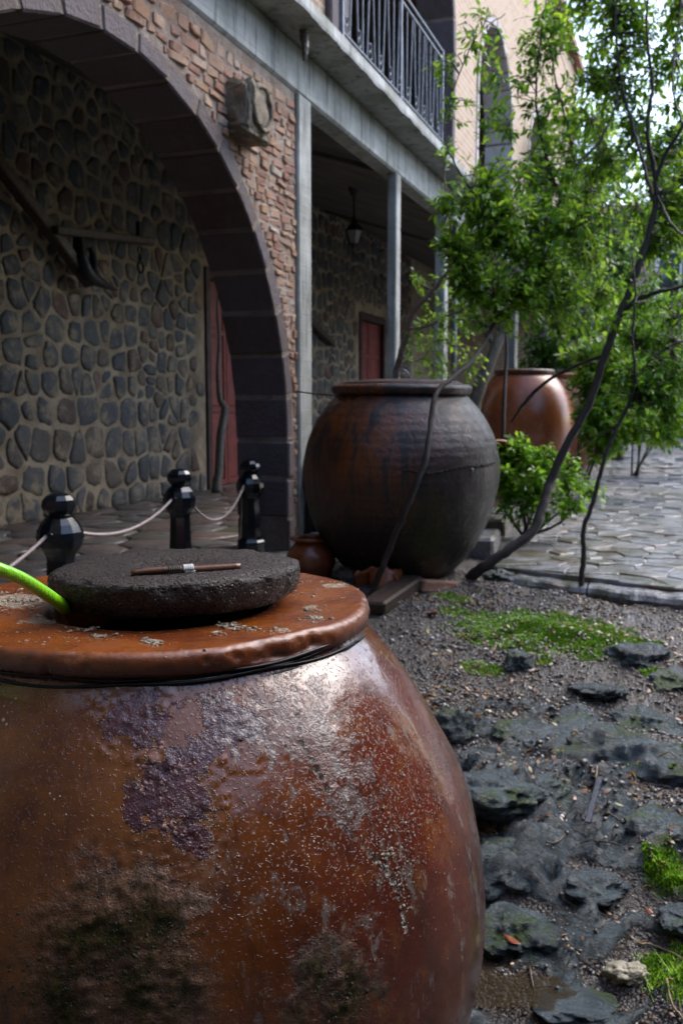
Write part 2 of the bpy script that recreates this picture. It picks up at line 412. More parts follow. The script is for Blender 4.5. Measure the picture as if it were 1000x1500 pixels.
# moss patches (x, y, radius, stretch in x) worked out from the picture
MOSS = []
for px, py, rp, sq in [(790,930,70,1.5),(745,925,30,1.2),(850,935,40,1.5),(690,905,28,1.3),(705,972,18,1.6),(780,968,22,1),(660,880,16,1.4),(918,940,20,1.8),
                       (682,1068,12,.8),(985,1275,32,1),(990,1425,38,1),(950,1110,34,2),(955,985,12,1.3),(840,1115,14,1.5),(985,1100,20,1.5)]:
    p = onz(px, py, -.2)
    for _ in range(4): p = onz(px, py, gz(p[0], p[1]))
    d = np.linalg.norm(p-CAM); MOSS.append((p[0], p[1], rp*d/FPX*1.2, sq))
def mat_ground():
    m = M('wet_gravelly_soil', spec=.6); v = m.pos(); f = m.noise(v, 2.4, 6, .65)
    col = m.mix(m.rng(f, .35, .65), (.040,.032,.026), (.07,.062,.056))
    vc = m.n('ShaderNodeTexVoronoi'); m.l(v, vc.inputs['Vector']); vc.inputs['Scale'].default_value = 85
    grit = m.rng(vc.outputs['Distance'], .1, .55, 1, 0)
    sp = m.n('ShaderNodeSeparateColor'); m.l(vc.outputs['Color'], sp.inputs[0])
    gcol = m.ramp(sp.outputs[0], [(0, (.05,.042,.035)), (.4, (.11,.10,.095)), (.7, (.16,.15,.14)), (.9, (.10,.055,.035)), (1, (.33,.32,.30))])
    col = m.mix(m.math('MULTIPLY', grit, m.rng(m.noise(v, 1.9, 4), .35, .6, .15, .85)), col, gcol)
    col = m.mix(m.rng(m.noise(v, 1.1, 4, .6), .52, .62, 0, .8), col, (.045,.05,.052))
    ra = m.n('ShaderNodeAttribute'); ra.attribute_name = 'rockness'
    rk = m.rng(m.math('ADD', ra.outputs['Fac'], m.math('MULTIPLY', m.math('SUBTRACT', m.noise(v, 16, 6, .7), .5), .7)), .12, .34)
    rf = m.noise(v, 11, 8, .72)
    rcol = m.mix(m.rng(rf, .35, .65), (.040,.056,.063), (.12,.155,.168)); rcol = m.mix(m.rng(m.noise(v, 45, 5, .7), .58, .7, 0, .6), rcol, (.20,.22,.225))
    rcol = m.mix(m.rng(m.noise(v, 2.7, 6, .7), .54, .66, 0, .8), rcol, (.035,.05,.012))
    col = m.mix(rk, col, rcol)
    # brown litter stain
    col = m.mix(m.math('MULTIPLY', m.rng(m.noise(v, 3.7, 7, .7), .54, .64), m.math('MULTIPLY', m.math('SUBTRACT', 1, rk), .6)), col, (.075,.042,.02))
    wob = m.noise(v, 9, 4, .6)
    tot = None
    for (x, y, r, sq) in MOSS:
        sx = m.n('ShaderNodeSeparateXYZ'); m.l(v, sx.inputs[0])
        dx = m.math('MULTIPLY', m.math('SUBTRACT', sx.outputs[0], x), 1/sq); dy = m.math('SUBTRACT', sx.outputs[1], y)
        d = m.math('SQRT', m.math('ADD', m.math('MULTIPLY', dx, dx), m.math('MULTIPLY', dy, dy)))
        k = m.rng(m.math('ADD', m.math('DIVIDE', d, r), m.math('MULTIPLY', m.math('SUBTRACT', wob, .5), 1.6)), .75, 1.15, 1, 0)
        tot = k if tot is None else m.math('MAXIMUM', tot, k)
    col = m.mix(m.math('MULTIPLY', tot, .85), col, (.10,.18,.012))
    h = m.math('ADD', m.math('MULTIPLY', m.vor(v, 85), -.7), m.math('ADD', m.noise(v, 12, 6, .7), m.math('MULTIPLY', m.noise(v, 150, 3), .4)))
    wet = m.rng(m.noise(v, 2.3, 6, .65), .42, .62, .06, .36)
    h = m.mix(rk, h, m.math('MULTIPLY', m.math('ADD', m.noise(v, 24, 10, .8), m.math('MULTIPLY', m.noise(v, 70, 6, .75), .6)), 2.2))
    return m.out(col, m.mix(rk, wet, m.rng(m.noise(v, 6, 5), .35, .65, .07, .26)), m.bump(h, .85, .015))
GROUNDM = mat_ground()
gob = tag(mk('ground', GV, GF, GROUNDM, smooth=True), kind='structure')
at = gob.data.attributes.new('rockness', 'FLOAT', 'POINT'); at.data.foreach_set('value', np.array([min(1, rockness(x, y)) for x, y, _ in GV], dtype=np.float32))
def gp(px, py):
    p = onz(px, py, -.2)
    for _ in range(6): p = onz(px, py, gz(p[0], p[1]))
    return p

# paved path: a bed sheet with separate flagstones for the near stretch
def sheet(xs, ys, zf):
    V = [(x, y, zf(x, y)) for y in ys for x in xs]; k = len(xs)
    F = [(j*k+i, j*k+i+1, (j+1)*k+i+1, (j+1)*k+i) for j in range(len(ys)-1) for i in range(k-1)]
    return np.array(V), F
V, F = sheet(np.linspace(-1.22, 6.0, 60), np.concatenate([np.linspace(0, 12, 120), np.linspace(12.4, 40, 30)]), lambda x, y: 0)
V[:, 1] = [stepy(x)+.06+y for x, y in V[:, :2]]
V[:, 2] = [pathz(y)-.012+.012*fbm((x*3, y*3, 0)) for x, y in V[:, :2]]
path = tag(mk('path', V, F, FLAGP, smooth=True), kind='structure')
pts = []
y = 6.05; row = 0
while y < 11.6:
    h = .17+.014*(y-6); x = -1.25+random.uniform(0, .3)
    while x < .55:
        wv = random.uniform(.14, .36)
        pts.append((x+wv/2, y+h/2+random.uniform(-.05, .05))); x += wv
    y += h; row += 1
cl = [(-1.2, 5.0), (.75, 5.0), (.75, 11.8), (-1.2, 11.8)]
pts = [p for p in pts if p[1] > stepy(p[0])+.1]
n_st = 0
for poly in vor_cells(pts, cl):
    poly[:, 1] = [max(yy, stepy(xx)+.07) for xx, yy in poly]
    if np.ptp(poly[:, 0]) < .06 or np.ptp(poly[:, 1]) < .06 or n_st >= 298: continue
    V, F, c = slab_from_poly(poly, .002, .05, .005, .001)
    o = mk('flagstone', V, F, FLAGP, path, False, (c[0], c[1], pathz(c[1])+random.uniform(-.003, .006)))
    o.rotation_euler = (random.gauss(0, .018), random.gauss(0, .018), 0); n_st += 1
mb = MB(); fpts = []; y = 11.9
while y < 24:
    h = .24+.02*(y-12); x = -1.3
    while x < 1.6: wv = random.uniform(.2, .5); fpts.append((x+wv/2, y+h/2+random.uniform(-.06, .06))); x += wv
    y += h
for poly in vor_cells(fpts, [(-1.2, 11.82), (1.6, 11.82), (1.6, 24), (-1.2, 24)]):
    V, F, c = slab_from_poly(poly, .006, .05, .008, .004); V[:, 2] += V[:, 0]*random.gauss(0, .04)+V[:, 1]*random.gauss(0, .04)
    mb.add(V+np.array([c[0], c[1], pathz(c[1])+random.uniform(-.005, .01)]), F)
tag(mb.build('far_paving_stones', FLAGP, path, False), kind='stuff')
# rough slabs forming the step at the front of the path
xs = [-1.16, -.52, .22, 1.2, 2.0]
for a, b in zip(xs[:-1], xs[1:]):
    mb = MB(); n = 34; V = []; 
    for k in range(n+1):
        x = a+(b-a)*k/n+.004; yf = stepy(x)-.10+.055*fbm((x*3.5, 2, 0), 5); yb = stepy(x)+.10
        zt = pathz(6)-.030+.018*fbm((x*4, 1, 5), 5); zb = -.16
        V += [(x, yf+.015, zb), (x, yf-.012+.025*fbm((x*7, 7, 1), 5), -.07), (x, yf+.006, zt-.012), (x, yf+.03, zt), (x, yb, zt+.006), (x, yb, zb)]
    F = [(k*6+j, (k+1)*6+j, (k+1)*6+j+1, k*6+j+1) for k in range(n) for j in range(5)]+[tuple(range(6)), tuple(range(n*6, n*6+6))[::-1]]
    V = np.array(V); V[-6:, 0] -= .012
    mk('step_stone', V, F, FLAGP, path)

# ------------------------------------------------------------------ arcaded building
bld = thing('arcaded_building', (0, 0, 0), 'old two storey brick and stone building with open ground floor arcade', 'building')
# arcade floor
V, F = box(-5.95, -2.52, -1, 26, -.7, -.022, .01)
aflo = tag(mk('arcade_floor', V, F, FLAGJ), kind='structure')
pts = [(-5.95+.2+.43*i+(.21 if j % 2 else 0)+random.uniform(-.13, .13), 2.3+.42*j+random.uniform(-.13, .13)) for i in range(8) for j in range(26)]
for poly in vor_cells(pts, [(-5.88, 2.1), (-2.53, 2.1), (-2.53, 13), (-5.88, 13)]):
    if np.ptp(poly[:, 0]) < .1 or np.ptp(poly[:, 1]) < .1: continue
    V, F, c = slab_from_poly(poly, .016, .04, .006, .001)
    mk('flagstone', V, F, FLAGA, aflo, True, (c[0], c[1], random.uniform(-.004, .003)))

# back wall of the arcade: mortar sheet with single stones in rough courses
bw = MB()
V, F = box(XB-.5, XB, -1.0, 10.86, -.3, 4.55, .004); bw.add(V, F)
V, F = box(XB-.5, XB, 12.30, 17.0, -.3, 4.55, .004); bw.add(V, F)
V, F = box(XB-.5, XB, 18.62, 26, -.3, 4.55, .004); bw.add(V, F)
for a, b in ((10.862, 12.298), (17.002, 18.618)):
    V, F = box(XB-.5, XB, a, b, 2.92, 4.55, .004); bw.add(V, F)
back_wall = bw.build('stone_wall', MORTAR, bld)
def rubble_stone(poly, dep):
    """irregular rounded stone face from a cell polygon"""
    c = poly.mean(0); q = poly-c
    q = np.concatenate([[a*.80+b*.20, a*.5+b*.5, a*.20+b*.80] for a, b in zip(q, np.roll(q, -1, 0))])   # round the corners
    n = len(q); q = q*(1+rng.uniform(-.07, .07, (n, 1)))
    tl = rng.normal(0, .12, 2); rings = []
    for sc, x in ((1.0, -.03), (.985, .35), (.93, .8), (.6, .97)):
        p = q*sc*(1+rng.uniform(-.02, .02, (n, 1))); rings.append(np.c_[dep*(x+(p@tl)*2.0*(x > 0))+rng.uniform(-.003, .003, n), p])
    V = np.concatenate(rings+[[[dep, 0, 0]]]); F = []
    for r_ in range(3):
        for k in range(n): F.append((r_*n+k, r_*n+(k+1) % n, (r_+1)*n+(k+1) % n, (r_+1)*n+k))
    F += [(3*n+k, 3*n+(k+1) % n, 4*n) for k in range(n)]
    return V, F, c
def rubble_points(y0, y1, z0, z1, rmin, rmax, tries, k=1.0):
    P = []; Rr = []
    for _ in range(tries):
        p = np.array([rng.uniform(y0, y1), rng.uniform(z0, z1)]); r = (rmin+(rmax-rmin)*rng.random()**1.6)*k
        if P:
            d = np.hypot((np.array(P)-p)[:, 0]*.85, (np.array(P)-p)[:, 1]*1.12)
            if (d < (np.array(Rr)+r)*.9).any(): continue
        P.append(p); Rr.append(r)
    return P
def wallok(poly):
    if poly[:, 1].max() > 4.46 or poly[:, 1].min() < -.05: return False
    for a, b in ((10.84, 12.32), (16.98, 18.64)):
        if poly[:, 0].max() > a and poly[:, 0].min() < b and poly[:, 1].min() < 2.94: return False
    return True
def course_points(y0, y1, z0, z1, hs, ws):
    P = []; z = z0
    while z < z1:
        h = rng.choice(hs); y = y0-rng.uniform(0, .3)
        while y < y1:
            w_ = rng.uniform(*ws)*(1.25 if rng.random() < .15 else 1)
            if w_ < ws[0]*1.35 and rng.random() < .75:
                t = rng.uniform(.35, .65); P += [(y+w_/2+rng.normal(0, .012), z+h*t*.5), (y+w_/2+rng.normal(0, .012), z+h*(t+1)*.5)]
            elif rng.random() < .22: P += [(y+w_*.38, z+h*.5+rng.normal(0, .02)), (y+w_*.9, z+h*rng.choice([.2, .8]))]
            else: P.append((y+w_/2+rng.normal(0, .02), z+h/2+rng.normal(0, .028)))
            y += w_
        z += h
    return P
sp_near = course_points(4.4, 11.4, -.05, 4.6, [.19, .24, .29, .34, .38], (.12, .44))
sp_far = course_points(11.3, 20.6, .0, 4.6, [.25, .3, .36], (.16, .46))
cells = [p for p in vor_cells(sp_near, [(4.3, -.04), (11.35, -.04), (11.35, 4.45), (4.3, 4.45)]) if wallok(p)]
def gapped(p):
    c = p.mean(0); rr = np.linalg.norm(p-c, axis=1, keepdims=True); g = rng.choice([.014, .022, .03, .04, .05])
    return c+(p-c)*np.clip(rr-g, .02, None)/np.maximum(rr, 1e-6)
cells.sort(key=lambda p: -np.ptp(p[:, 0])*np.ptp(p[:, 1])/p[:, 0].mean()**2)
for p in cells[:300]:
    V, F, c = rubble_stone(gapped(p), rng.uniform(.008, .032)); mk('stone', V, F, STONE, back_wall, True, (XB-.002, c[0], c[1]))
mb = MB()
for p in cells[300:]+[p for p in vor_cells(sp_far, [(11.3, .1), (20.6, .1), (20.6, 4.45), (11.3, 4.45)]) if wallok(p)]:
    V, F, c = rubble_stone(gapped(p), rng.uniform(.008, .03)); mb.add(V+np.array([XB-.002, c[0], c[1]]), F)
tag(mb.build('small_wall_stones', STONE, back_wall, True), kind='stuff')

# doors in the back wall
def door(ya, yb, zt, zb=0):
    d = thing('door', (XB, ya, zb), None, None); d.parent = bld
    H, W = zt-zb, yb-ya
    mb = MB(); mb.add(*box(-.30, .035, 0, .12, 0, H, .008)); mb.add(*box(-.30, .035, W-.12, W, 0, H, .008)); mb.add(*box(-.298, .033, .122, W-.122, H-.13, H-.002, .008))
    mb.build('frame', DOORFRAME, d)
    mid = W/2
    for s, (a, b) in enumerate(((.125, mid-.006), (mid+.006, W-.125))):
        lf = mk('door_leaf', *box(-.14, -.085, a, b, .015, H-.14, .004), REDDOOR, d)
        st = .085
        for z0, z1 in ((.10, H*.34), (H*.38, H*.70), (H*.74, H-.24)):
            mk('panel', *box(-.088, -.070, a+st, b-st, z0, z1, .014), REDDOOR, lf)
        for z0 in (.016, H*.35, H*.71):
            mk('rail', *box(-.086, -.062, a+.004, b-.004, z0, z0+.075, .005), REDDOOR, lf)
        for yy in (a+.004, b-st+.012):
            mk('stile', *box(-.087, -.058, yy, yy+st-.016, .02, H-.145, .005), REDDOOR, lf)
    V, F = lathe([(0.0, 0), (.018, .002), (.018, .01), (.03, .02), (.034, .035), (.022, .05), (.0, .053)], 12)
    V = V[:, [2, 1, 0]]+np.array([-.06, mid-.05, 1.05]); mk('handle', V, F, IRON, d, True)
    mk('backing', *box(-.34, -.145, .05, W-.05, 0, H-.05, .004), DARK, d)
    return d
door(10.86, 12.30, 2.90); door(17.0, 18.62, 2.90)
mk('door_step', *box(XB-.33, XB+.06, 10.87, 12.29, -.02, .012, .006), FLAGA, bld)

# arcade ceiling, beam, columns, balcony slab
CEIL = simple('shade_darkened_ceiling', (.115,.105,.088), (.07,.064,.055), 2.5, (.75, .9), .5, .01)  # ceiling colour darkened to carry the shade of the dim arcade
def ceilz(x): return 3.50+.325*(-2.98-x)
cs_ = [(-6.4, -1, ceilz(-6.4)), (-2.98, -1, 3.5), (-2.98, 26, 3.5), (-6.4, 26, ceilz(-6.4))]
mk('ceiling', *hexa(cs_+[(x, y, z+.2) for x, y, z in cs_], .004), CEIL, bld)
mk('beam', *box(-2.975, XF+.012, -1, 24.2, 3.42, 3.762, .02), CONC, bld)
for yc in (9.2, 15.2):
    c8 = [(-5.89, yc-.05, ceilz(-5.89)-.05), (-2.985, yc-.05, 3.45), (-2.985, yc+.05, 3.45), (-5.89, yc+.05, ceilz(-5.89)-.05)]
    mk('cross_beam', *hexa(c8+[(x, y, z+.06) for x, y, z in c8], .006), CEIL, bld)
for (ya, yb, xa) in ((6.605, 6.855, -3.0), (9.12, 9.28, -2.87), (11.15, 11.33, -2.9), (16.2, 16.5, -2.95), (20.5, 20.75, -2.95)):
    mk('column', *box(xa, XF+.02, ya, yb, -.1, 3.425, .012), CONC, bld)
mk('drain_pipe', *tube([(XF-.03, 11.9, 0), (XF-.03, 11.9, 3.4)], .035, 10), RAILM, bld, True)
# slab with a ragged lower edge
ys = np.linspace(-1, 24.3, 420); V = []
for yv in ys:
    e = .018*fbm((yv*4, 0, 0), 4); V += [(-3.2, yv, 3.77), (-2.50+.5*e, yv, 3.765+e*.6), (-2.495+.4*e, yv, 3.79), (-2.497, yv, 3.862), (-2.51, yv, 3.875), (-3.2, yv, 3.875)]
k = 6; F = [(i*k+j, (i+1)*k+j, (i+1)*k+(j+1) % k, i*k+(j+1) % k) for i in range(len(ys)-1) for j in range(k)]
mk('balcony_slab', V, F, CONC, bld)
V, F = tube(catmull([onx(444, 42, -2.62), onx(445, 55, -2.62), onx(447, 70, -2.6), onx(446, 88, -2.6)], 4), [.03, .034, .026, .012], 8, .15); mk('broken_drain_spout', V, F, OLDWOOD, bld)

# the big near arch
AC, AZ, AR = 4.28, .85, 2.12
def arch_top(yv, R0): 
    d = R0*R0-(yv-AC)**2; return AZ+math.sqrt(d) if d > 0 else None
ARO = AR+.125
ys = np.concatenate([np.linspace(-1, AC-ARO, 6), np.linspace(AC-ARO+.001, AC+ARO-.001, 70), np.linspace(AC+ARO, 6.60, 4)])
V = []
for yv in ys:
    t = arch_top(yv, ARO); b = t if t is not None else -.1
    V += [(XI+.004, yv, b), (XF-.012, yv, b), (XF-.012, yv, 3.425), (XI+.004, yv, 3.425)]
F = [(i*4+j, (i+1)*4+j, (i+1)*4+(j+1) % 4, i*4+(j+1) % 4) for i in range(len(ys)-1) for j in range(4)]+[(0,1,2,3), tuple(len(V)-4+np.array([3,2,1,0]))]
bwall = mk('brick_wall', np.array(V), F, BMORTAR, bld)
arch = thing('arch', (0, 0, 0), None, None); arch.parent = bld
mk('mortar_core', *lathe([(.1, 0), (.1, .1)], 3), JOINT, arch)  # replaced below
bpy.data.objects.remove(arch.children[0])
def voussoirs(parent, yc, zc, r0, r1, n, xa, xb, mat, core, ch=.012):
    a = np.linspace(0, math.pi, n+1)
    V = []
    for t in np.linspace(0, math.pi, 60):
        c, s = math.cos(t), math.sin(t)
        for rr, xx in ((r0+.005, xa+.005), (r0+.005, xb-.005), (r1-.002, xb-.005), (r1-.002, xa+.005)): V.append((xx, yc+c*rr, zc+s*rr))
    F = [(i*4+j, (i+1)*4+j, (i+1)*4+(j+1) % 4, i*4+(j+1) % 4) for i in range(59) for j in range(4)]
    mk('joint_mortar', V, F, core, parent)
    g = .011/r0
    for i in range(n):
        a0, a1 = a[i]+g, a[i+1]-g; jx = random.uniform(-.006, .006); jr = random.uniform(-.006, .006); ro = r1+random.uniform(-.02, .02)
        cs = []
        for rr in (r0+jr, ro):
            for t, xx in ((a0, xa), (a0, xb+jx), (a1, xb+jx), (a1, xa)): cs.append((xx, yc+math.cos(t)*rr, zc+math.sin(t)*rr))
        mk('voussoir', *hexa(cs, ch), mat, parent)
voussoirs(arch, AC, AZ, AR, ARO, 21, XI, XF+.006, ASHLAR, JOINT)
for s in (1, -1):
    zz = -.02
    mk('joint_mortar', *box(XI+.012, XF-.006, *sorted((AC+s*(AR+.006), AC+s*(ARO-.004))), -.1, AZ, .004), JOINT, arch)
    for h in (.27, .30, .29):
        j = random.uniform(-.008, .008)
        mk('pier_block', *box(XI-.0, XF+.006+j, *sorted((AC+s*(AR+j), AC+s*ARO)), zz+.010, zz+h-.010, .012), ASHLAR, arch); zz += h
# bricks laid one by one
def brick_variant(k):
    c = np.array([(-.5,-.5,-.5),(.5,-.5,-.5),(.5,.5,-.5),(-.5,.5,-.5),(-.5,-.5,.5),(.5,-.5,.5),(.5,.5,.5),(-.5,.5,.5)])
    c = c+rng.uniform(-.12, .12, (8, 3))*np.array([1, .6, 1.5]); V, F = hexa(c, .11); return fastmesh('brick', V, F)
BV = [brick_variant(k) for k in range(12)]
for me in BV: me.materials.append(BRICK)
SH0, SH1 = onx(333, 165, XF), onx(386, 165, XF)
zc = .05; row = 0; nb = 0
while zc < 3.40:
    h = random.uniform(.05, .068) if zc < 3.15 else random.uniform(.075, .095)
    if zc+h > 3.415: break
    yv = 2.9+random.uniform(0, .25)
    while yv < 6.595:
        L = random.choice([.10, .15, .19, .22, .20, .13]); e = min(yv+L, 6.597)
        lo = yv
        # bricks stop at the arch ring
        for q in (zc, zc+h):
            if q > AZ and q < AZ+ARO:
                lim = AC+math.sqrt(ARO**2-(q-AZ)**2)+.012; lo = max(lo, lim) if e > AC else lo
            elif q <= AZ: lo = max(lo, AC+ARO+.008)
        mid_in = any(q > AZ and (yq-AC)**2+(q-AZ)**2 < (ARO+.002)**2 for q in (zc, zc+h) for yq in (lo+.004, e-.004, (lo+e)/2))
        if e-lo > .035 and yv > 3.1 and not mid_in:
            yc, L2 = (lo+e)/2, e-lo-.014
            o = inst('brick', random.choice(BV), bwall, (XF-.041+random.uniform(-.007, .010), yc, zc+h/2+random.uniform(-.004, .004)), (random.gauss(0, .05), random.gauss(0, .06), random.gauss(0, .05)), (.075, L2*random.uniform(.85, 1), h*random.uniform(.7, .9)))
            nb += 1
            if nb > 300: o.name = 'brick'
        yv += L
    zc += h
# weathered carved stone
P0, P1 = onx(335, 120, XF), onx(384, 205, XF)
ya, yb, zb, zt = P0[1]-.03, P1[1]-.16, P1[2]-.10, P0[2]+.02
V, F = ico(5)
V2 = np.sign(V)*np.abs(V)**.32; V2 /= np.abs(V2).max()
for i, p in enumerate(V2): V2[i] = p*(1+.17*fbm(p*2.6+3, 6))
cst = mk('carved_stone', V2*np.array([.11, (yb-ya)/2, (zt-zb)/2]), F, simple('weathered_carved_stone', (.30,.25,.17), (.14,.115,.085), 10, (.75, .9), .8, .015, 7), bld, True, (XF+.05, (ya+yb)/2, (zt+zb)/2))
V, F = torus(1, .11, 40, 8)
for i, p in enumerate(V): V[i] = p*(1+.16*fbm(p*3, 4))
V = np.c_[V[:, 2]*.22, V[:, 0]*(yb-ya)*.36, V[:, 1]*(zt-zb)*.38]
mk('carved_ring', V, F, cst.data.materials[0], cst, True, (.105, .0, .02))
# upper storey wall with arched openings
UZ0, UZ1 = 3.86, 9.2
ops = [(2.3, 6.3, 5.35, 2.0), (7.73, 11.5, 5.35, 1.885), (12.97, 15.6, 5.35, 1.315), (17.3, 19.9, 5.35, 1.3), (21.2, 23.2, 5.35, 1.0)]
ys = [-1.0]
for a, b, zs, rr in ops: ys += [a-.0005, a+.0005]+list(a+rr-rr*np.cos(np.linspace(.03, math.pi-.03, 30)))+[b-.0005, b+.0005]
ys += [24.2]; V = []
def utop(yv):
    for a, b, zs, rr in ops:
        if a < yv < b: return zs+math.sqrt(max(0, rr*rr-(yv-(a+b)/2)**2))
    return UZ0
for yv in ys:
    b = utop(yv); V += [(XI, yv, b), (XF, yv, b), (XF, yv, UZ1), (XI, yv, UZ1)]
F = [(i*4+j, (i+1)*4+j, (i+1)*4+(j+1) % 4, i*4+(j+1) % 4) for i in range(len(ys)-1) for j in range(4)]+[(0,1,2,3), tuple(len(V)-4+np.array([3,2,1,0]))]
mk('upper_wall', np.array(V), F, FARB, bld)
PALE = simple('pale_stone_trim', (.50,.46,.44), (.36,.32,.31), 8, (.7, .85), .5, .01, hue=.25)
for a, b, zs, rr in ops:
    tr = thing('upper_arch', (0, 0, 0), None, None); tr.parent = bld
    voussoirs(tr, (a+b)/2, zs, rr-.03, rr+.10, 15, XI-.01, XF+.02, ASHLAR if a < 10 else PALE, JOINT)
    for yy0, yy1 in ((a-.10, a+.03), (b-.03, b+.10)):
        zz = UZ0+.02
        for h in (.38, .36, .37, .36):
            mk('jamb_block', *box(XI-.01, XF+.02, yy0, yy1, zz, zz+h-.012, .012), ASHLAR if yy0 < 12 else PALE, tr); zz += h
mk('pilaster', *box(XF+.002, XF+.06, 7.2, 7.60, 3.88, 6.5, .015), ASHLAR, bld)
mk('upper_back_wall', *box(XB-.5, XB, -1, 24.2, 4.75, 9.2, .01), DARK, bld)
mk('roof', *box(-6.6, -2.6, -1.2, 24.4, 9.21, 9.4, .02), simple('roof_tiles', (.30,.12,.07), (.2,.08,.05), 5), bld)
mk('end_wall', *box(-6.4, XF-.01, 24.21, 24.6, -.3, 9.2, .01), FARB, bld)
mk('end_wall', *box(-6.4, XF-.01, -1.4, -1.01, -.3, 9.2, .01), FARB, bld)
# balcony railing
rail = thing('balcony_railing', (-2.55, 6.93, 3.875), None, None); rail.parent = bld
RL = 3.1
mk('top_rail', *box(-.016, .016, 0, RL, .88, .90, .004), RAILM, rail)
mk('lower_rail', *box(-.010, .010, 0, RL, .06, .076, .003), RAILM, rail)
mk('hand_rail', *tube([(-.0, 0, .98), (-.0, RL, .98)], .014, 8), RAILM, rail, True)
for yy in (0, RL/2, RL): mk('post', *box(-.018, .018, yy-.018, yy+.018, -.02, .99, .004), RAILM, rail)
for yy in (0, RL): mk('return_rail', *box(-.30, -.02, yy-.01, yy+.01, .88, .90, .003), RAILM, rail)
n = 22
vb = fastmesh('baluster', *box(-.007, .007, -.007, .007, .0, .82, .002)); vb.materials.append(RAILM)
tv, tf = torus(.034, .007, 14, 5); tv = tv[:, [2, 0, 1]]
rg = fastmesh('scroll', tv, tf, True); rg.materials.append(RAILM)
for i in range(n):
    yy = .07+(RL-.14)*i/(n-1)
    lean = 0 if i % 3 == 0 else (.09 if i % 3 == 1 else -.09)
    inst('baluster', vb, rail, (0, yy-lean*.35, .07), (-lean, 0, 0))
    if i % 2 == 0:
        inst('scroll', rg, rail, (0.006, yy+.045, .115)); inst('scroll', rg, rail, (.006, yy+.045, .185), scale=(1, .7, .7))

# far wing closing the courtyard
far = thing('far_building', (0, 27, 0), 'pink brick wing with white framed windows closing the courtyard', 'building')
fw = MB(); 
wins = [(-.75, .35, 3.2, 5.2), (1.9, 3.0, 3.2, 5.2), (4.5, 5.6, 3.2, 5.2)]
mk('wall', *box(-3.2, 12, .0, .6, -.5, 6.3, .01), FARB, far)
WHITE = simple('white_frame_paint', (.72,.73,.74), (.6,.61,.62), 5, (.4, .5))
GLASS = M('dark_window_glass', .05).out((.03,.04,.05))
for a, b, z0, z1 in wins:
    wn = thing('window', (0, 0, 0), None, None); wn.parent = far
    mk('pane', *box(a, b, -.02, .02, z0, z1, .004), GLASS, wn)
    for x0, x1, q0, q1 in ((a-.12, a, z0-.1, z1+.1), (b, b+.12, z0-.1, z1+.1), (a, b, z1, z1+.1), (a, b, z0-.1, z0), ((a+b)/2-.03, (a+b)/2+.03, z0, z1)):
        mk('frame', *box(x0, x1, -.06, .01, q0, q1, .006), WHITE, wn)
    mk('sill', *box(a-.2, b+.2, -.14, .0, z0-.22, z0-.101, .01), WHITE, wn)
mk('string_course', *box(-3.1, 12, -.08, .0, 2.35, 2.55, .01), WHITE, far)
mk('roof', *box(-3.4, 12.4, -.4, 5, 6.31, 6.5, .02), bpy.data.materials['roof_tiles'], far)

# unseen wings added on the other courtyard sides to hold back light
WINGDARK = simple('low_bounce_masonry', (.045,.045,.048), (.085,.08,.075), 4, (.7, .9), .8, .03)  # kept dark so the unseen wings bounce little light
def plain_wing(name, x0, x1, y0, y1, h, label, side):
    t = thing(name, ((x0+x1)/2, (y0+y1)/2, -.6), label, 'building'); cx, cy = (x0+x1)/2, (y0+y1)/2
    mk('wall', *box(x0-cx, x1-cx, y0-cy, y1-cy, 0, h, .02), WINGDARK, t)
    mk('roof', *box(x0-cx-.3, x1-cx+.3, y0-cy-.3, y1-cy+.3, h+.01, h+.25, .03), bpy.data.materials['roof_tiles'], t)
    for k in range(4):
        f = (k+.5)/4
        for z in (1.4, 4.6):
            if side == 'y': mk('window', *box((x1-x0)*(f-.5)-.5, (x1-x0)*(f-.5)+.5, (y1-y0)/2-.05, (y1-y0)/2+.03, z, z+1.7, .01), GLASS, t)
            else: mk('window', *box(-(x1-x0)/2-.03, -(x1-x0)/2+.05, (y1-y0)*(f-.5)-.5, (y1-y0)*(f-.5)+.5, z, z+1.7, .01), GLASS, t)
plain_wing('unseen_near_wing', -6.4, 9, -6.0, -3.2, 8.6, 'unseen dark wing added at the near end of the courtyard to block light', 'y')
plain_wing('unseen_side_wing', 6.2, 9, -3.1, 14, 6.2, 'unseen dark wing added along the courtyard side to block light', 'x')

# ------------------------------------------------------------------ storage jars
def axis_at(px, D):
    r = ray(px, 900)[:2]; r = r/np.linalg.norm(r); return r*D
JA = axis_at(235, 1.9)
JPROF = [(.30, -.62), (.36, -.60), (.47, -.47), (.57, -.31), (.635, -.15), (.668, -.02), (.676, .09), (.664, .21), (.63, .335), (.573, .445), (.512, .54), (.455, .612), (.422, .648), (.410, .668)]
def dense(prof, n):
    P = catmull(np.array([(a, 0, b) for a, b in prof]), 12)[:, [0, 2]]
    L = np.r_[0, np.cumsum(np.linalg.norm(np.diff(P, axis=0), axis=1))]; t = np.linspace(0, L[-1], n)
    return np.c_[np.interp(t, L, P[:, 0]), np.interp(t, L, P[:, 1])]
JD = dense(JPROF, 330)
def jar_hit(px, py):
    """point of the near jar seen at a pixel, in the jar's own coordinates"""
    P = CAM+ray(px, py)*_T
    k = (P[:, 2] < .668) & (np.hypot(P[:, 0]-JA[0], P[:, 1]-JA[1]) < np.interp(P[:, 2], _JZ, _JR))
    return P[k.argmax()]-np.array([JA[0], JA[1], 0]) if k.any() else None
_T = np.arange(.6, 3, .003)[:, None]; _o = np.argsort(JD[:, 1]); _JZ, _JR = JD[_o, 1], JD[_o, 0]
V, F = lathe(JD, 720, False)
PUR = [jar_hit(*q) for q in ((215,1060),(250,1120),(240,1180),(300,1090),(335,1060),(270,1200))]
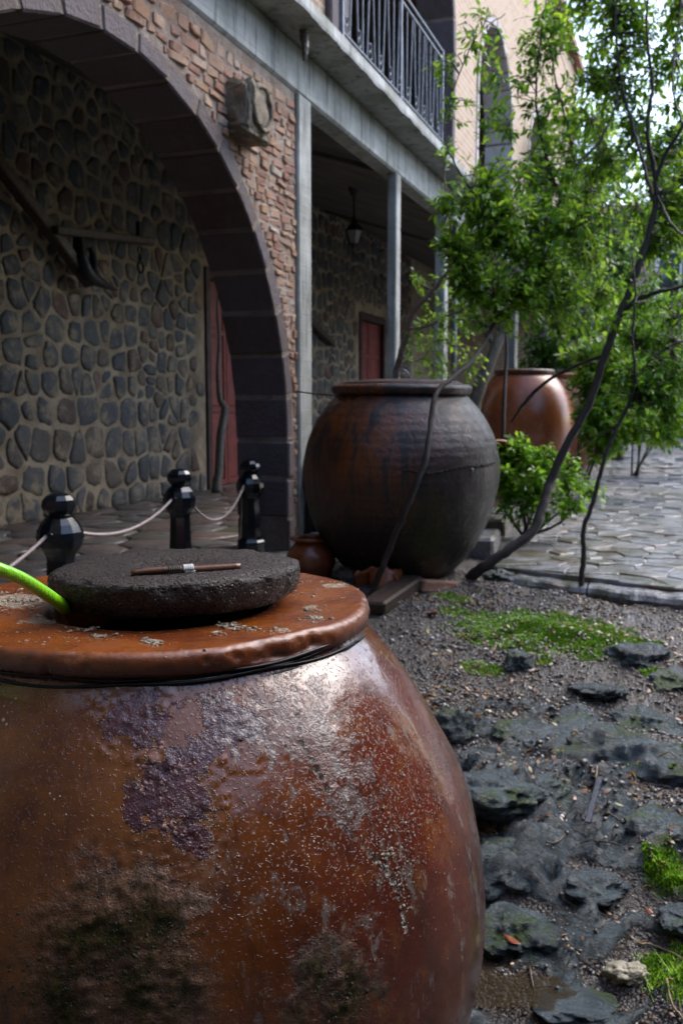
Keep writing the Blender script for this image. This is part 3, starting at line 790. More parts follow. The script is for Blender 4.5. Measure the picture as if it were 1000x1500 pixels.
FLK = [jar_hit(*q) for q in ((380,1060),(430,1040),(470,1090),(500,1140))]
MSS = [jar_hit(*q) for q in ((150,1335),(120,1400),(200,1350),(110,1470),(220,1450),(490,1450))]
CRK = np.array([jar_hit(*q) for q in ((430,1010),(440,1090),(470,1140),(500,1210),(540,1250),(575,1290),(590,1340),(596,1370))])
# surface: slow throwing wobble plus flaking crust where the slip has lifted
def patch(p, pts, r):
    return max(0, 1-min(np.linalg.norm(p-q) for q in pts)/r)
Vn = V.copy(); side = (V[:, :2] @ -(JA/np.linalg.norm(JA))) > -.25
for i in np.nonzero(side | True)[0]:
    p = V[i]; rad = np.array([p[0], p[1], 0]); rad /= np.linalg.norm(rad)
    d = .006*fbm(p*2.2, 3)
    if side[i]:
        d += .0006*fbm(p*22, 4)
        k = patch(p, PUR, .13)
        if k > 0:
            q = fbm(p*13+5, 5)+k*1.3-.55
            if q > 0: d += .005*abs(fbm(p*55, 4))*min(1, q*2)
        k = patch(p, FLK, .12)
        if k > 0:
            q = fbm(p*17+2, 5)+k*.9-.5
            if q > 0: d += .002*abs(fbm(p*75, 2))*min(1, q*2)
        k = patch(p, MSS, .14)
        if k > 0: d += k*.004*abs(fbm(p*40, 4))*2
        dc = np.linalg.norm(CRK-p, axis=1).min()
    Vn[i] = p+rad*d
def mat_frontjar():
    m = M('wet_flaking_terracotta', spec=.6); v = m.co()
    f = m.noise(v, 3.0, 6, .6); g = m.noise(v, 14, 6, .65)
    col = m.mix(m.rng(f, .35, .65), (.165,.054,.006), (.085,.024,.005))
    # redder flank on the path side, ochre on the arcade side
    a = JA/np.linalg.norm(JA); sidev = (a[1], -a[0])
    sx = m.n('ShaderNodeSeparateXYZ'); m.l(v, sx.inputs[0])
    lat = m.math('ADD', m.math('MULTIPLY', sx.outputs[0], float(sidev[0])), m.math('MULTIPLY', sx.outputs[1], float(sidev[1])))
    lat = m.math('ADD', lat, m.math('MULTIPLY', m.math('SUBTRACT', g, .5), .35))
    col = m.mix(m.rng(lat, -.05, .38), col, m.mix(m.rng(f, .4, .65), (.10,.019,.007), (.058,.012,.006)))
    col = m.mix(m.rng(g, .5, .72, 0, .5), col, (.19,.068,.011))
    col = m.mix(m.rng(m.noise(v, 60, 5, .7), .60, .72, 0, .75), col, (.05,.022,.012))
    def mask(pts, r, nz, amp, lo=.5, hi=.75):
        tot = None
        for p in pts:
            k = m.rng(m.dist(v, tuple(p)), 0, r, 1, 0); tot = k if tot is None else m.math('MAXIMUM', tot, k)
        return m.rng(m.math('ADD', tot, m.math('MULTIPLY', m.math('SUBTRACT', nz, .5), amp)), lo, hi)
    n1 = m.noise(v, 13, 6, .7); n2 = m.noise(v, 26, 6, .72, .6)
    pm = mask(PUR, .115, n1, 3.2, .60, .68)
    col = m.mix(pm, col, m.mix(m.rng(n2, .4, .62), (.035,.005,.007), (.075,.016,.018)))
    fm = mask(FLK, .17, n2, 3.0, .66, .72)
    col = m.mix(m.math('MULTIPLY', fm, .4), col, m.mix(m.rng(n1, .4, .6), (.045,.018,.022), (.09,.085,.08)))
    drip = m.noise(m.mapv(v, (10,10,.9)), 2.0, 6, .7); col = m.mix(m.rng(drip, .52, .64, 0, .6), col, (.035,.011,.006))
    # pale lichen crumbs
    lich = m.math('MULTIPLY', m.rng(m.vor(v, 75), .05, .2, 1, 0), m.rng(m.noise(v, 6.5, 5, .7), .60, .68))
    col = m.mix(lich, col, (.42,.36,.27))
    # vertical pale runs below the neck on the path side
    st = m.noise(m.mapv(v, (9,9,1.2)), 2.0, 6, .75)
    runs = m.math('MULTIPLY', m.math('MULTIPLY', m.rng(st, .53, .6), m.rng(n2, .47, .56)), m.rng(lat, .0, .2))
    col = m.mix(m.math('MULTIPLY', runs, .6), col, (.17,.165,.145))
    mm = mask(MSS, .185, m.noise(v, 10, 8, .78), 3.2, .42, 1.25)
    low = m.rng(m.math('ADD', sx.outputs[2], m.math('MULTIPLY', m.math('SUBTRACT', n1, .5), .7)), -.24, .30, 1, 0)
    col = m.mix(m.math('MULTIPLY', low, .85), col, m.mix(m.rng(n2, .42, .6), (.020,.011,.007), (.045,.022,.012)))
    mossc = m.ramp(n2, [(.3, (.008,.010,.005)), (.5, (.014,.019,.006)), (.62, (.035,.038,.010)), (.75, (.10,.085,.03))])
    col = m.mix(m.math('MULTIPLY', mm, .93), col, mossc)
    crk = None
    for i in range(len(CRK)-1):
        for t in (0, .25, .5, .75):
            k = m.dist(v, tuple(CRK[i]*(1-t)+CRK[i+1]*t)); crk = k if crk is None else m.math('MINIMUM', crk, k)
    cm = m.rng(m.math('ADD', crk, m.math('MULTIPLY', m.math('SUBTRACT', n2, .5), .03)), .002, .006, 1, 0)
    col = m.mix(m.math('MULTIPLY', cm, .85), col, m.mix(m.rng(n2, .45, .55), (.02,.025,.012), (.16,.16,.10)))
    rough = m.rng(m.noise(v, 5, 5, .65), .35, .65, .08, .22)
    rough = m.mix(mm, rough, (.85,.85,.85)); rough = m.mix(lich, rough, (.6,.6,.6)); rough = m.mix(pm, rough, (.12,.12,.12))
    h = m.math('ADD', m.math('MULTIPLY', m.noise(v, 48, 5, .65), .30), m.math('MULTIPLY', m.rng(m.noise(v, 170, 3, .6), .55, .75), .35))
    h = m.math('ADD', h, m.math('MULTIPLY', lich, .9)); h = m.math('ADD', h, m.math('MULTIPLY', m.math('MULTIPLY', mm, m.noise(v, 120, 4, .75)), 2.2))
    h = m.math('ADD', h, m.math('MULTIPLY', m.math('MULTIPLY', m.math('MAXIMUM', pm, fm), m.noise(v, 75, 4, .7)), 1.3))
    h = m.math('SUBTRACT', h, m.math('MULTIPLY', cm, 1.2)); h = m.math('ADD', h, m.math('MULTIPLY', m.math('MAXIMUM', pm, fm), .9))
    nn = m.bump(h, .6, .005); m.l(m.math('MULTIPLY', m.math('SUBTRACT', 1, mm), .3), m.b.inputs['Coat Weight']); m.l(m.math('MULTIPLY', m.math('SUBTRACT', 1.15, mm), .5), m.b.inputs['Specular IOR Level'])
    m.b.inputs['Coat Roughness'].default_value = .10
    return m.out(col, rough, nn)
jar1 = thing('storage_jar', (JA[0], JA[1], 0), 'huge wet orange terracotta jar with flaking crust under a dark stone lid', 'jar')
FJM = mat_frontjar()
mk('body', Vn, F, FJM, jar1, True)
# rim: thick flat ring with a chipped edge
rp = [(.405, .666), (.418, .664), (.427, .668), (.430, .680), (.428, .696), (.421, .704), (.408, .706), (.33, .704), (.27, .700), (.238, .697), (.228, .690), (.226, .66), (.24, .60), (.30, .55)]
V, F = lathe(dense(rp, 90), 540, False)
chip = atd(410, 950, 1.6)
CH = np.array([.428*math.cos(a) for a in [0]]) 
ca = math.atan2(*(onz(420, 945, .69)[:2]-JA)[::-1])
for i, p in enumerate(V):
    rad = np.array([p[0], p[1], 0]); r0 = np.linalg.norm(rad); rad /= r0
    d = .0025*fbm(p*4, 3)+.0012*fbm(p*34, 4)
    dz = .003*fbm(p*3+7, 2)+.0008*fbm(p*40, 3)
    if r0 > .33:
        an = math.atan2(p[1], p[0]); da = (an-ca+math.pi) % (2*math.pi)-math.pi
        k = max(0, 1-abs(da)/.27)*sstep(.395, .425, r0)*sstep(.662, .68, p[2])
        if k > 0: d -= min(.014, k*.03)*(1+.5*fbm(p*18, 3))
        if r0 > .4: d -= .004*sstep(.3, .45, fbm(p*14+4, 4))
    V[i] = p+rad*d+np.array([0, 0, dz])
def mat_rim():
    m = M('wet_orange_rim', spec=.6); v = m.co(); f = m.noise(v, 5, 6, .6); g = m.noise(v, 19, 6, .7)
    col = m.mix(m.rng(f, .35, .65), (.22,.058,.006), (.12,.026,.006))
    col = m.mix(m.rng(g, .52, .7, 0, .6), col, (.075,.02,.010))
    col = m.mix(m.rng(m.noise(v, 70, 4, .7), .6, .7, 0, .7), col, (.06,.02,.012))
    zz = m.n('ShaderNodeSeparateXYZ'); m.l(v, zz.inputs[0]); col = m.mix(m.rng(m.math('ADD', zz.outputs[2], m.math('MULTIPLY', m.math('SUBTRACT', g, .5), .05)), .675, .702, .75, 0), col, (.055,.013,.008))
    n2 = m.noise(v, 55, 6, .8)
    L = None
    for q, r in (((25,880),.14), ((60,905),.07), ((225,940),.022), ((340,918),.03), ((150,932),.02), ((455,890),.03), ((460,905),.028), ((315,925),.02), ((410,925),.03), ((490,860),.06)):
        p = onz(*q, .703)-np.array([JA[0], JA[1], 0]); k = m.rng(m.dist(v, tuple(p)), 0, r, 1, 0); L = k if L is None else m.math('MAXIMUM', L, k)
    L = m.rng(m.math('ADD', L, m.math('MULTIPLY', m.math('SUBTRACT', n2, .5), 3.0)), .5, .66)
    L = m.math('MULTIPLY', L, m.rng(m.noise(v, 170, 5, .8), .40, .52)); L = m.math('MAXIMUM', L, m.math('MULTIPLY', m.rng(m.vor(v, 60), .05, .22, 1, 0), m.rng(m.noise(v, 9, 4), .56, .64)))
    col = m.mix(m.math('MULTIPLY', L, .85), col, m.mix(m.rng(m.noise(v, 90, 3), .45, .6), (.24,.20,.11), (.46,.43,.36)))
    h = m.math('ADD', m.math('MULTIPLY', m.noise(v, 60, 6, .75), .9), m.math('MULTIPLY', L, .8))
    m.b.inputs['Coat Weight'].default_value = .2; m.b.inputs['Coat Roughness'].default_value = .1
    return m.out(col, m.mix(L, m.rng(m.noise(v, 8, 4), .35, .65, .16, .34), (.6,.6,.6)), m.bump(h, .6, .005))
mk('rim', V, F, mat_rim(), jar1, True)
WIRE = simple('black_binding_wire', (.010,.010,.012), (.02,.02,.022), 20, (.3, .45), .2, .001, metal=.6)
ph = np.linspace(0, 2*math.pi, 160)
for k in range(6):
    zb = .648+.0055*k-.003*(k % 2); rr = .414+.005*(k % 3)+(.004 if k < 2 else 0)
    P = np.c_[(rr+.002*np.sin(ph*7+k))*np.cos(ph), (rr+.002*np.sin(ph*5+k*2))*np.sin(ph), zb+.004*np.sin(ph*3+k*1.7)+.002*np.sin(ph*11+k)-.006]
    mk('binding_wire', *tube(P, .0028, 6), WIRE, jar1, True)
# crusts and lichen nodules standing proud of the clay
CRUST = simple('grey_lichen_crust', (.36,.33,.26), (.15,.115,.08), 70, (.35, .7), .9, .004, hue=.6)
CRUSTP = simple('lifted_purple_crust', (.17,.085,.075), (.075,.022,.024), 60, (.2, .4), .8, .004, hue=.5)
def crumbs(name, spec, mat):
    Vs, Fs, n = [], [], 0; v0, f0 = ico(1)
    for px, py, sx, sy, cnt, r0, r1 in spec:
        for _ in range(cnt):
            h = jar_hit(px+rng.normal(0, sx), py+rng.normal(0, sy))
            if h is None: continue
            r = r0+(r1-r0)*rng.random()**2.5; s = rng.uniform(.5, 1.2, 3)*r
            q = v0*s*(1+rng.uniform(-.25, .25, (len(v0), 1)))
            nrm = h.copy(); nrm[2] *= .3; nrm /= np.linalg.norm(nrm)
            q = q-nrm*np.outer(q@nrm, np.ones(3))*.55
            Vs.append(q+h+nrm*r*.12); Fs.append(f0+n); n += len(v0)
    return tag(mk(name, np.concatenate(Vs), np.concatenate(Fs), mat, jar1, True), kind='stuff')
crumbs('lichen_crumbs', [(12,1045,9,22,60,.002,.006),(195,1050,10,14,30,.002,.006),(285,1033,28,9,70,.002,.0065),(575,1180,20,45,150,.0012,.0035),(545,1120,25,60,150,.0012,.003),(600,1240,16,35,90,.0012,.0035),
        (455,1165,12,30,45,.001,.003),(570,1255,7,14,40,.002,.005),(585,1290,6,16,40,.0015,.004),(595,1325,5,16,25,.0015,.004),(480,1050,40,30,90,.001,.0028),(620,1080,20,60,110,.001,.0025),
        (330,1270,90,60,70,.001,.003),(560,1340,50,60,70,.001,.003),(120,1180,80,70,50,.0008,.0025),(640,1180,20,80,80,.001,.0025)], CRUST)
crumbs('crust_flakes', [(212,1080,12,40,260,.002,.008),(235,1150,14,30,240,.002,.008),(300,1090,55,50,420,.0015,.0055),(260,1040,50,10,160,.002,.006),(240,1215,8,7,45,.003,.007),(285,1225,9,14,50,.002,.006),(300,1255,6,12,25,.002,.005),(400,1080,60,40,200,.0012,.0035),(360,1160,50,50,140,.001,.003)], CRUSTP)
Vs, Fs, n = [], [], 0; v0, f0 = ico(1)
for px, py, sx, sy, cnt in ((30,878,30,9,240),(70,900,18,5,90),(225,941,9,2.5,60),(212,938,5,2,25),(340,917,12,3,80),(370,922,8,2,30),(150,932,7,2,25),(455,893,8,3,30),(462,906,14,2.5,50),(315,928,6,2,20),(410,925,14,2,45),(490,860,30,7,120),(128,922,10,2,25),(250,958,80,4,60),(100,935,60,5,60)):
    for _ in range(cnt):
        h = onz(px+rng.normal(0, sx), py+rng.normal(0, sy), .705)-np.array([JA[0], JA[1], 0]); r0 = math.hypot(h[0], h[1])
        if not .245 < r0 < .422: continue
        r = .0012+.0045*rng.random()**3; q = v0*rng.uniform(.5, 1.3, 3)*r*np.array([1, 1, .5])*(1+rng.uniform(-.3, .3, (len(v0), 1)))
        Vs.append(q+h); Fs.append(f0+n); n += len(v0)
tag(mk('rim_lichen', np.concatenate(Vs), np.concatenate(Fs), CRUST, jar1, True), kind='stuff')
MOSSD = simple('dark_wet_moss', (.010,.014,.005), (.045,.045,.012), 45, (.5, .8), .9, .004, hue=.9)
crumbs('moss_clumps', [(150,1330,45,35,700,.001,.0034),(130,1430,55,40,700,.001,.0034),(240,1360,30,40,300,.001,.003),(250,1450,50,30,250,.001,.003),(490,1450,20,22,200,.001,.0034),(15,1350,14,50,120,.001,.003)], MOSSD)
tag(jar1)

# stone lid with a slot and a tied stick
LC = axis_at(259, 1.885)
V, F = ico(6)
L0 = np.array([LC[0], LC[1], .746])
rxy = np.hypot(V[:, 0], V[:, 1]); 
def lidshape(p):
    x, y, z = p; r = math.hypot(x, y); a = math.atan2(y, x)
    R0 = .243*(1+.022*math.sin(2*a+.6)+.016*math.sin(3*a+1)+.02*fbm((math.cos(a)*1.5, math.sin(a)*1.5, 3), 3))
    e = r**.28 if r > 0 else 0; sz = math.copysign(abs(z)**.24, z)
    q = np.array([math.cos(a)*e*R0, math.sin(a)*e*R0, sz*.038])
    if z < 0: q[:2] *= 1-.10*abs(sz)
    return q
ca2, sa2 = math.cos(YAW), math.sin(YAW)
for i, p in enumerate(V):
    q = lidshape(p); nz = fbm(q*26, 5); q2 = fbm(q*95, 3)
    dirn = p/np.linalg.norm(p); out = np.array([dirn[0], dirn[1], dirn[2]*.6])
    top = abs(p[2]) > .75 and p[2] > 0
    q = q+out*((.0018 if top else .0055)*nz+(.0016 if top else .003)*q2 - max(0, q2-.35)*.006)
    # slot, along the camera's left-right direction
    u = q[0]*ca2+q[1]*sa2; vv = -q[0]*sa2+q[1]*ca2
    if p[2] > 0 and abs(u-.005) < .062 and abs(vv) < .016: q[2] -= .03*sstep(.062, .05, abs(u-.005))*sstep(.016, .011, abs(vv))
    V[i] = q
def mat_lid():
    m = M('wet_porous_basalt', spec=.4); v = m.co(); f = m.noise(v, 6, 6, .7)
    col = m.mix(m.rng(f, .35, .65), (.012,.007,.0055), (.022,.0135,.0105))
    pit = m.rng(m.vor(v, 130), .12, .42, 1, 0); col = m.mix(m.math('MULTIPLY', pit, .7), col, (.012,.009,.008))
    col = m.mix(m.rng(m.noise(v, 150, 3), .64, .70, 0, .55), col, (.15,.12,.11))
    h = m.math('ADD', m.math('MULTIPLY', pit, -1.2), m.math('MULTIPLY', m.noise(v, 85, 6, .75), 1.2))
    return m.out(col, m.rng(m.noise(v, 110, 3), .42, .62, .62, .10), m.bump(h, .9, .004))
lid = mk('stone_lid', V, F, mat_lid(), None, True, tuple(L0))
lid.rotation_euler = (R(-.3), R(-1.2), 0)
tag(lid, 'dark porous round stone lid with tied stick lying on the near terracotta jar', 'lid')
s0, s1 = np.array(atd(192, 841, 1.82)), np.array(atd(352, 829, 1.86))
zt = .789
s0 = onz(192, 840, zt); s1 = onz(352, 830, zt+.002)
STICK = mat_wood('wet_brown_stick', (.16,.06,.025), (.06,.024,.013), (.25, .4))
cc = (s0+s1)/2
imx = Matrix.Translation(L0) @ lid.rotation_euler.to_matrix().to_4x4(); imv = imx.inverted()
def tolid(P): return np.array([list(imv @ Vector(p)) for p in P])
st = mk('handle_stick', *tube(tolid(catmull([s0, s0*.75+s1*.25+[0,0,.002], cc, s0*.25+s1*.75+[0,0,-.001], s1], 5)), [.0065, .0075, .008, .0085, .0075], 10, .05), STICK, lid, True)
d = (s1-s0)/np.linalg.norm(s1-s0)
STR = simple('white_string', (.62,.63,.60), (.45,.46,.44), 200, (.6, .8), .5, .001)
ps = s0+(s1-s0)*.51
for k in range(6):
    P = [ps+d*(k*.0032-.008)+.0095*(np.array([0,0,1])*math.sin(t)+np.cross(d, [0,0,1])*math.cos(t))+d*.003*t/6 for t in np.linspace(0, 2*math.pi, 14)]
    mk('string_wrap', *tube(tolid(P), .0022, 5), STR, st, True)
for k in range(7):
    ps2 = s0+(s1-s0)*(.34+.016*k)
    P = [ps2+.0088*(np.array([0,0,1])*math.sin(t)+np.cross(d, [0,0,1])*math.cos(t)) for t in np.linspace(0, 2*math.pi, 12)]
    mk('cord_wrap', *tube(tolid(P), .0018, 4), OLDWOOD, st, True)
# green hose running in under the lid
def mat_hose():
    m = M('lime_green_hose', .25, .6); v = m.co()
    w = m.n('ShaderNodeTexWave'); m.l(m.mapv(v, (1,1,1), (0,0,0), (0,0,.5)), w.inputs[0]); w.inputs['Scale'].default_value = 75; w.inputs['Distortion'].default_value = .5
    w2 = m.n('ShaderNodeTexWave'); m.l(m.mapv(v, (1,1,1), (0,0,0), (0,0,-1.0)), w2.inputs[0]); w2.inputs['Scale'].default_value = 75
    f = m.math('MULTIPLY', w.outputs['Fac'], w2.outputs['Fac'])
    m.b.inputs['Subsurface Weight'].default_value = .0
    return m.out(m.mix(m.rng(f, .1, .6), (.22,.60,.015), (.13,.42,.01)), .28, m.bump(f, .3, .002))
P = catmull([atd(-190, 815, 1.35), atd(-110, 812, 1.45), atd(-40, 822, 1.52), atd(20, 842, 1.58), atd(60, 865, 1.64), atd(88, 885, 1.70), atd(110, 905, 1.78), atd(150, 912, 1.86)], 8)
P[:, 2] = np.maximum(P[:, 2], [.60+.122 if np.hypot(p[0]-JA[0], p[1]-JA[1]) < .43 else -9 for p in P])
Pend = [np.array([JA[0]-.72, JA[1]-.15, .60]), np.array([JA[0]-.85, JA[1]-.05, .05]), np.array([JA[0]-1.0, JA[1]+.1, -.55])]
P = np.concatenate([catmull([*Pend[::-1], P[0]], 10)[:-1], P])
tag(mk('hose', *tube(P, .0115, 14), mat_hose(), None, True), 'bright lime green garden hose running under the stone lid', 'hose')

# middle jar: dark, streaked, cracked
J2 = axis_at(585, 6.17)
P2 = [(.29, -.07), (.33, -.03), (.405, .05), (.485, .15), (.555, .27), (.61, .41), (.643, .57), (.652, .70), (.63, .84), (.585, .96), (.52, 1.07), (.455, 1.145), (.43, 1.17)]
V, F = lathe(dense(P2, 150), 200, False)
for i, p in enumerate(V): 
    rad = np.array([p[0], p[1], 0]); V[i] = p+rad/np.linalg.norm(rad)*(.008*fbm(p*2, 3)+.002*fbm(p*12, 3))
def jar_mat(name, dark):
    m = M(name, spec=.55); v = m.co(); f = m.noise(v, 3, 6, .62); sx = m.n('ShaderNodeSeparateXYZ'); m.l(v, sx.inputs[0])
    if dark:
        col = m.mix(m.rng(f, .35, .65), (.15,.045,.013), (.075,.024,.011))
        st = m.noise(m.mapv(v, (6,6,.7)), 2.0, 6, .7)
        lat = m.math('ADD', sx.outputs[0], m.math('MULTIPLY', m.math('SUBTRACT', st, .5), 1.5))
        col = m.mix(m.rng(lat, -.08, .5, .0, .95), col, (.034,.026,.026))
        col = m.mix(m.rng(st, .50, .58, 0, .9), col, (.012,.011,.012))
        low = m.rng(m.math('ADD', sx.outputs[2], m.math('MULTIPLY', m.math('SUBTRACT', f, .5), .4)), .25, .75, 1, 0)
        col = m.mix(m.math('MULTIPLY', low, .85), col, (.012,.009,.009))  # shade on the jar's lower half painted into the clay colour
        h = m.math('ADD', m.noise(v, 40, 6, .7), m.math('MULTIPLY', m.math('SINE', m.math('MULTIPLY', sx.outputs[2], 120)), .08))
        return m.out(col, m.rng(st, .35, .65, .24, .44), m.bump(h, .6, .010))
    col = m.mix(m.rng(f, .35, .65), (.27,.075,.024), (.18,.048,.02))
    col = m.mix(m.rng(m.noise(v, 9, 5), .55, .7, 0, .6), col, (.30,.14,.08))
    return m.out(col, m.rng(f, .35, .65, .2, .32), m.bump(m.noise(v, 30, 5, .7), .3, .006))
DJM, OJM = jar_mat('dark_terracotta_low_shade', True), jar_mat('glossy_orange_terracotta', False)
jar2 = thing('storage_jar', (J2[0], J2[1], 0), 'large dark streaked jar with a long crack and iron handled lid beside column', 'jar')
mk('body', V, F, DJM, jar2, True)
rp2 = [(.42, 1.165), (.445, 1.172), (.462, 1.19), (.466, 1.215), (.455, 1.232), (.43, 1.24), (.39, 1.238), (.375, 1.20), (.37, 1.1)]
V, F = lathe(dense(rp2, 40), 120, False)
for i, p in enumerate(V): V[i] = p+np.array([0, 0, .008*fbm(p*2, 2)])
mk('rim', V, F, DJM, jar2, True)
V, F = lathe([(.0, 1.22), (.392, 1.22), (.40, 1.232), (.398, 1.252), (.37, 1.262), (.2, 1.275), (.03, 1.28), (0, 1.28)], 64, False)
l2 = mk('lid', V, F, mat_wood('dark_lid_wood', (.10,.05,.035), (.045,.027,.02)), jar2, True)
P = [(.06*math.cos(t), .0, 1.275+.065*math.sin(t)) for t in np.linspace(0, math.pi, 14)]
mk('lid_handle', *tube(P, .006, 8), simple('grey_steel', (.30,.33,.36), (.2,.22,.24), 20, (.25, .4), metal=.8), l2, True)
def on_jar(px, py, J, prof, off=0):
    r = ray(px, py); Z = np.array([b for a, b in prof]); A = np.array([a for a, b in prof])
    for t in np.arange(3, 14, .004):
        p = CAM+r*t
        if Z[0] < p[2] < Z[-1] and math.hypot(p[0]-J[0], p[1]-J[1]) < np.interp(p[2], Z, A)+off: return p
    return None
P = [on_jar(*q, J2, dense(P2, 80), .004) for q in ((575,688),(600,690),(622,694),(640,692),(655,689),(668,685),(685,683),(700,684),(715,681),(724,678))]
P = catmull([p-np.array([J2[0], J2[1], 0]) for p in P if p is not None], 6); P += rng.normal(0, .0022, P.shape)
mk('crack', *tube(P, [.001, .006, .0075, .005, .008, .004], 5, .4), simple('crack_shadow_clay', (.012,.008,.007), (.02,.012,.01), 20, (.9, .95)), jar2)
pp = on_jar(691, 688, J2, dense(P2, 80), .004)-np.array([J2[0], J2[1], 0])
V, F = ico(2); mk('crack_clip', V*np.array([.012, .012, .014])*(1+.2*rng.uniform(-1, 1, (len(V), 1)))+pp, F, CRUST, jar2, True)

# far glossy jar and a small one behind it
J3 = axis_at(760, 11.8)
P3 = [(.30, .02), (.43, .18), (.54, .40), (.605, .66), (.615, .88), (.585, 1.06), (.51, 1.24), (.42, 1.37), (.36, 1.43), (.335, 1.445)]
jar3 = thing('storage_jar', (J3[0], J3[1], .05), 'glossy orange terracotta jar standing behind the leafy green shrub', 'jar')
V, F = lathe(dense(P3, 90), 120, False); mk('body', V, F, OJM, jar3, True)
V, F = lathe(dense([(.32, 1.43), (.355, 1.435), (.37, 1.455), (.368, 1.49), (.345, 1.50), (.30, 1.495), (.28, 1.40)], 30), 80, False); mk('rim', V, F, DJM, jar3, True)
J4 = axis_at(812, 13.4)
jar4 = thing('storage_jar', (J4[0], J4[1], .08), 'brown terracotta jar half hidden in greenery past the glossy orange jar', 'jar')
s4 = .98
V, F = lathe(dense([(a*s4, b*s4) for a, b in P3], 60), 80, False); mk('body', V, F, OJM, jar4, True)
V, F = lathe(dense([(a*s4, b*s4) for a, b in [(.32, 1.43), (.355, 1.435), (.37, 1.455), (.368, 1.49), (.345, 1.50), (.30, 1.495), (.28, 1.40)]], 24), 64, False); mk('rim', V, F, OJM, jar4, True)
# jar lying on its side behind the dark jar
jp = atd(712, 690, 7.6)
jar5 = thing('fallen_jar', (jp[0], jp[1], jp[2]-.05), 'small terracotta jar lying on its side behind the dark cracked jar', 'jar')
V, F = lathe(dense([(.02, -.30), (.14, -.28), (.24, -.12), (.26, .05), (.22, .2), (.14, .3), (.13, .33), (.17, .36), (.15, .37), (.11, .33)], 50), 60, False)
bo = mk('body', V, F, OJM, jar5, True); bo.rotation_euler = (R(62), 0, R(35))
# small pot by the pier
q = onz(455, 838, .0)
pot = thing('small_pot', (q[0], q[1], -.03), 'small terracotta pot with flared rim beside the stone pier', 'pot')
V, F = lathe(dense([(.10, 0), (.135, .02), (.165, .09), (.155, .16), (.115, .215), (.10, .235)], 40), 48, False); mk('body', V, F, OJM, pot, True)
V, F = lathe(dense([(.098, .23), (.115, .24), (.135, .25), (.138, .262), (.12, .268), (.095, .255), (.09, .2)], 24), 48, False); mk('rim', V, F, OJM, pot, True)
V, F = lathe([(0, .0), (.085, 0), (.085, .004), (0, .004)], 24); 
mk('water', V+np.array([0, 0, .235]), F, M('still_water', .02).out((.02,.025,.03)), pot)

# ------------------------------------------------------------------ bollards and ropes
def bollard(x, y, label, z0=0.0):
    t = thing('bollard', (x, y, z0), label, 'bollard', 'black bollards along the arch opening', R(10))
    V, F = lathe([(.105, -.02), (.108, .09), (.098, .105), (.082, .115), (.078, .13), (.066, .40), (.070, .42), (.078, .435)], 8); mk('shaft', V, F, BLACKPAINT, t)
    V, F = lathe([(.075, .43), (.098, .462), (.107, .498), (.104, .53), (.088, .566), (.062, .595), (.046, .604)], 12); h = mk('head', V, F, BLACKPAINT, t)
    V, F = lathe([(.045, .600), (.060, .612), (.076, .634), (.080, .654), (.074, .676), (.056, .696), (.03, .707), (.008, .710)], 10); mk('finial', V, F, BLACKPAINT, t)
    for s in (1, -1):
        V, F = torus(.016, .004, 12, 5); V = V[:, [0, 2, 1]]; mk('rope_eye', V+np.array([0, s*.104, .52]), F, BLACKPAINT, h, True)
    return np.array([x, y, z0])
B3 = onz(367, 810, 0); B2 = onz(262, 686, .71); B1 = onz(86, 721, .71)
b1 = bollard(B1[0], B1[1], 'black faceted bollard beside the green hose, front one of the roped row')
b2 = bollard(B2[0], B2[1], 'black faceted bollard in the middle of the roped row across the arch')
b3 = bollard(B3[0], B3[1], 'black faceted bollard close against the inside face of the stone pier')
q4 = onz(450, 806, 0); b4 = bollard(q4[0]-.05, q4[1]+.25, 'black bollard in the dark gap between the pier and the cracked jar')
ROPE = simple('pale_twisted_rope', (.55,.47,.44), (.38,.30,.28), 120, (.7, .85), .8, .003)
def rope(a, b, sag, label):
    a = a+np.array([0, .10, .52]); b = b+np.array([0, -.10, .52]); t = np.linspace(0, 1, 60)[:, None]
    P = a*(1-t)+b*t; P[:, 2] -= (sag*4*t*(1-t))[:, 0]
    ph_ = np.linspace(0, 1, 240)[:, None]; C_ = np.c_[[np.interp(ph_[:, 0], np.linspace(0, 1, 60), P[:, k]) for k in range(3)]].T
    mb = MB()
    for k in range(3):
        an_ = ph_[:, 0]*np.linalg.norm(b-a)*150+k*2.094; mb.add(*tube(C_+np.c_[np.cos(an_), np.zeros(240), np.sin(an_)]*.0042, .0048, 5))
    tag(mb.build('rope', ROPE, None, True), label, 'rope', 'ropes between the bollards')
rope(b1, b2, .09, 'pale rope between the front bollard and the middle one')
rope(b2, b3, .20, 'deeply sagging pale rope between the middle bollard and the one at the pier')
rope(b1-np.array([.1, 1.5, 0]), b1, .18, 'pale rope running from the front bollard down behind the green hose')
b0 = bollard(b1[0]-.1, b1[1]-1.5, 'black bollard at the near end of the rope row')

# ------------------------------------------------------------------ things on the back wall
pl = thing('wooden_plough', onx(100, 400, XB+.12), 'old wooden plough with iron share hanging on the rubble wall', 'plough')
o0 = np.array(pl.location)
def wl(px, py, off=.12): return np.array(onx(px, py, XB+off))-o0
mk('beam', *obox(wl(-40, 190, .16), wl(132, 415, .16), .11, .13, .012, (1,0,0), .006), OLDWOOD, pl)
mk('crossbar', *obox(wl(78, 336, .24), wl(222, 354, .24), .08, .11, .01, (1,0,0), .006), OLDWOOD, pl)
mk('share', *tube(catmull([wl(115, 345, .2), wl(118, 375, .22), wl(128, 400, .24), wl(148, 414, .26), wl(172, 424, .26)], 5), [.06, .075, .08, .05, .012], 8), IRON, pl, True)
mk('share_tine', *tube(catmull([wl(132, 362, .2), wl(136, 375, .2), wl(138, 400, .22)], 4), [.02, .04, .05], 8), IRON, pl, True)
mk('hanger', *obox(wl(203, 324, .24), wl(203, 345, .24), .05, .05, .006, (1,0,0)), IRON, pl)
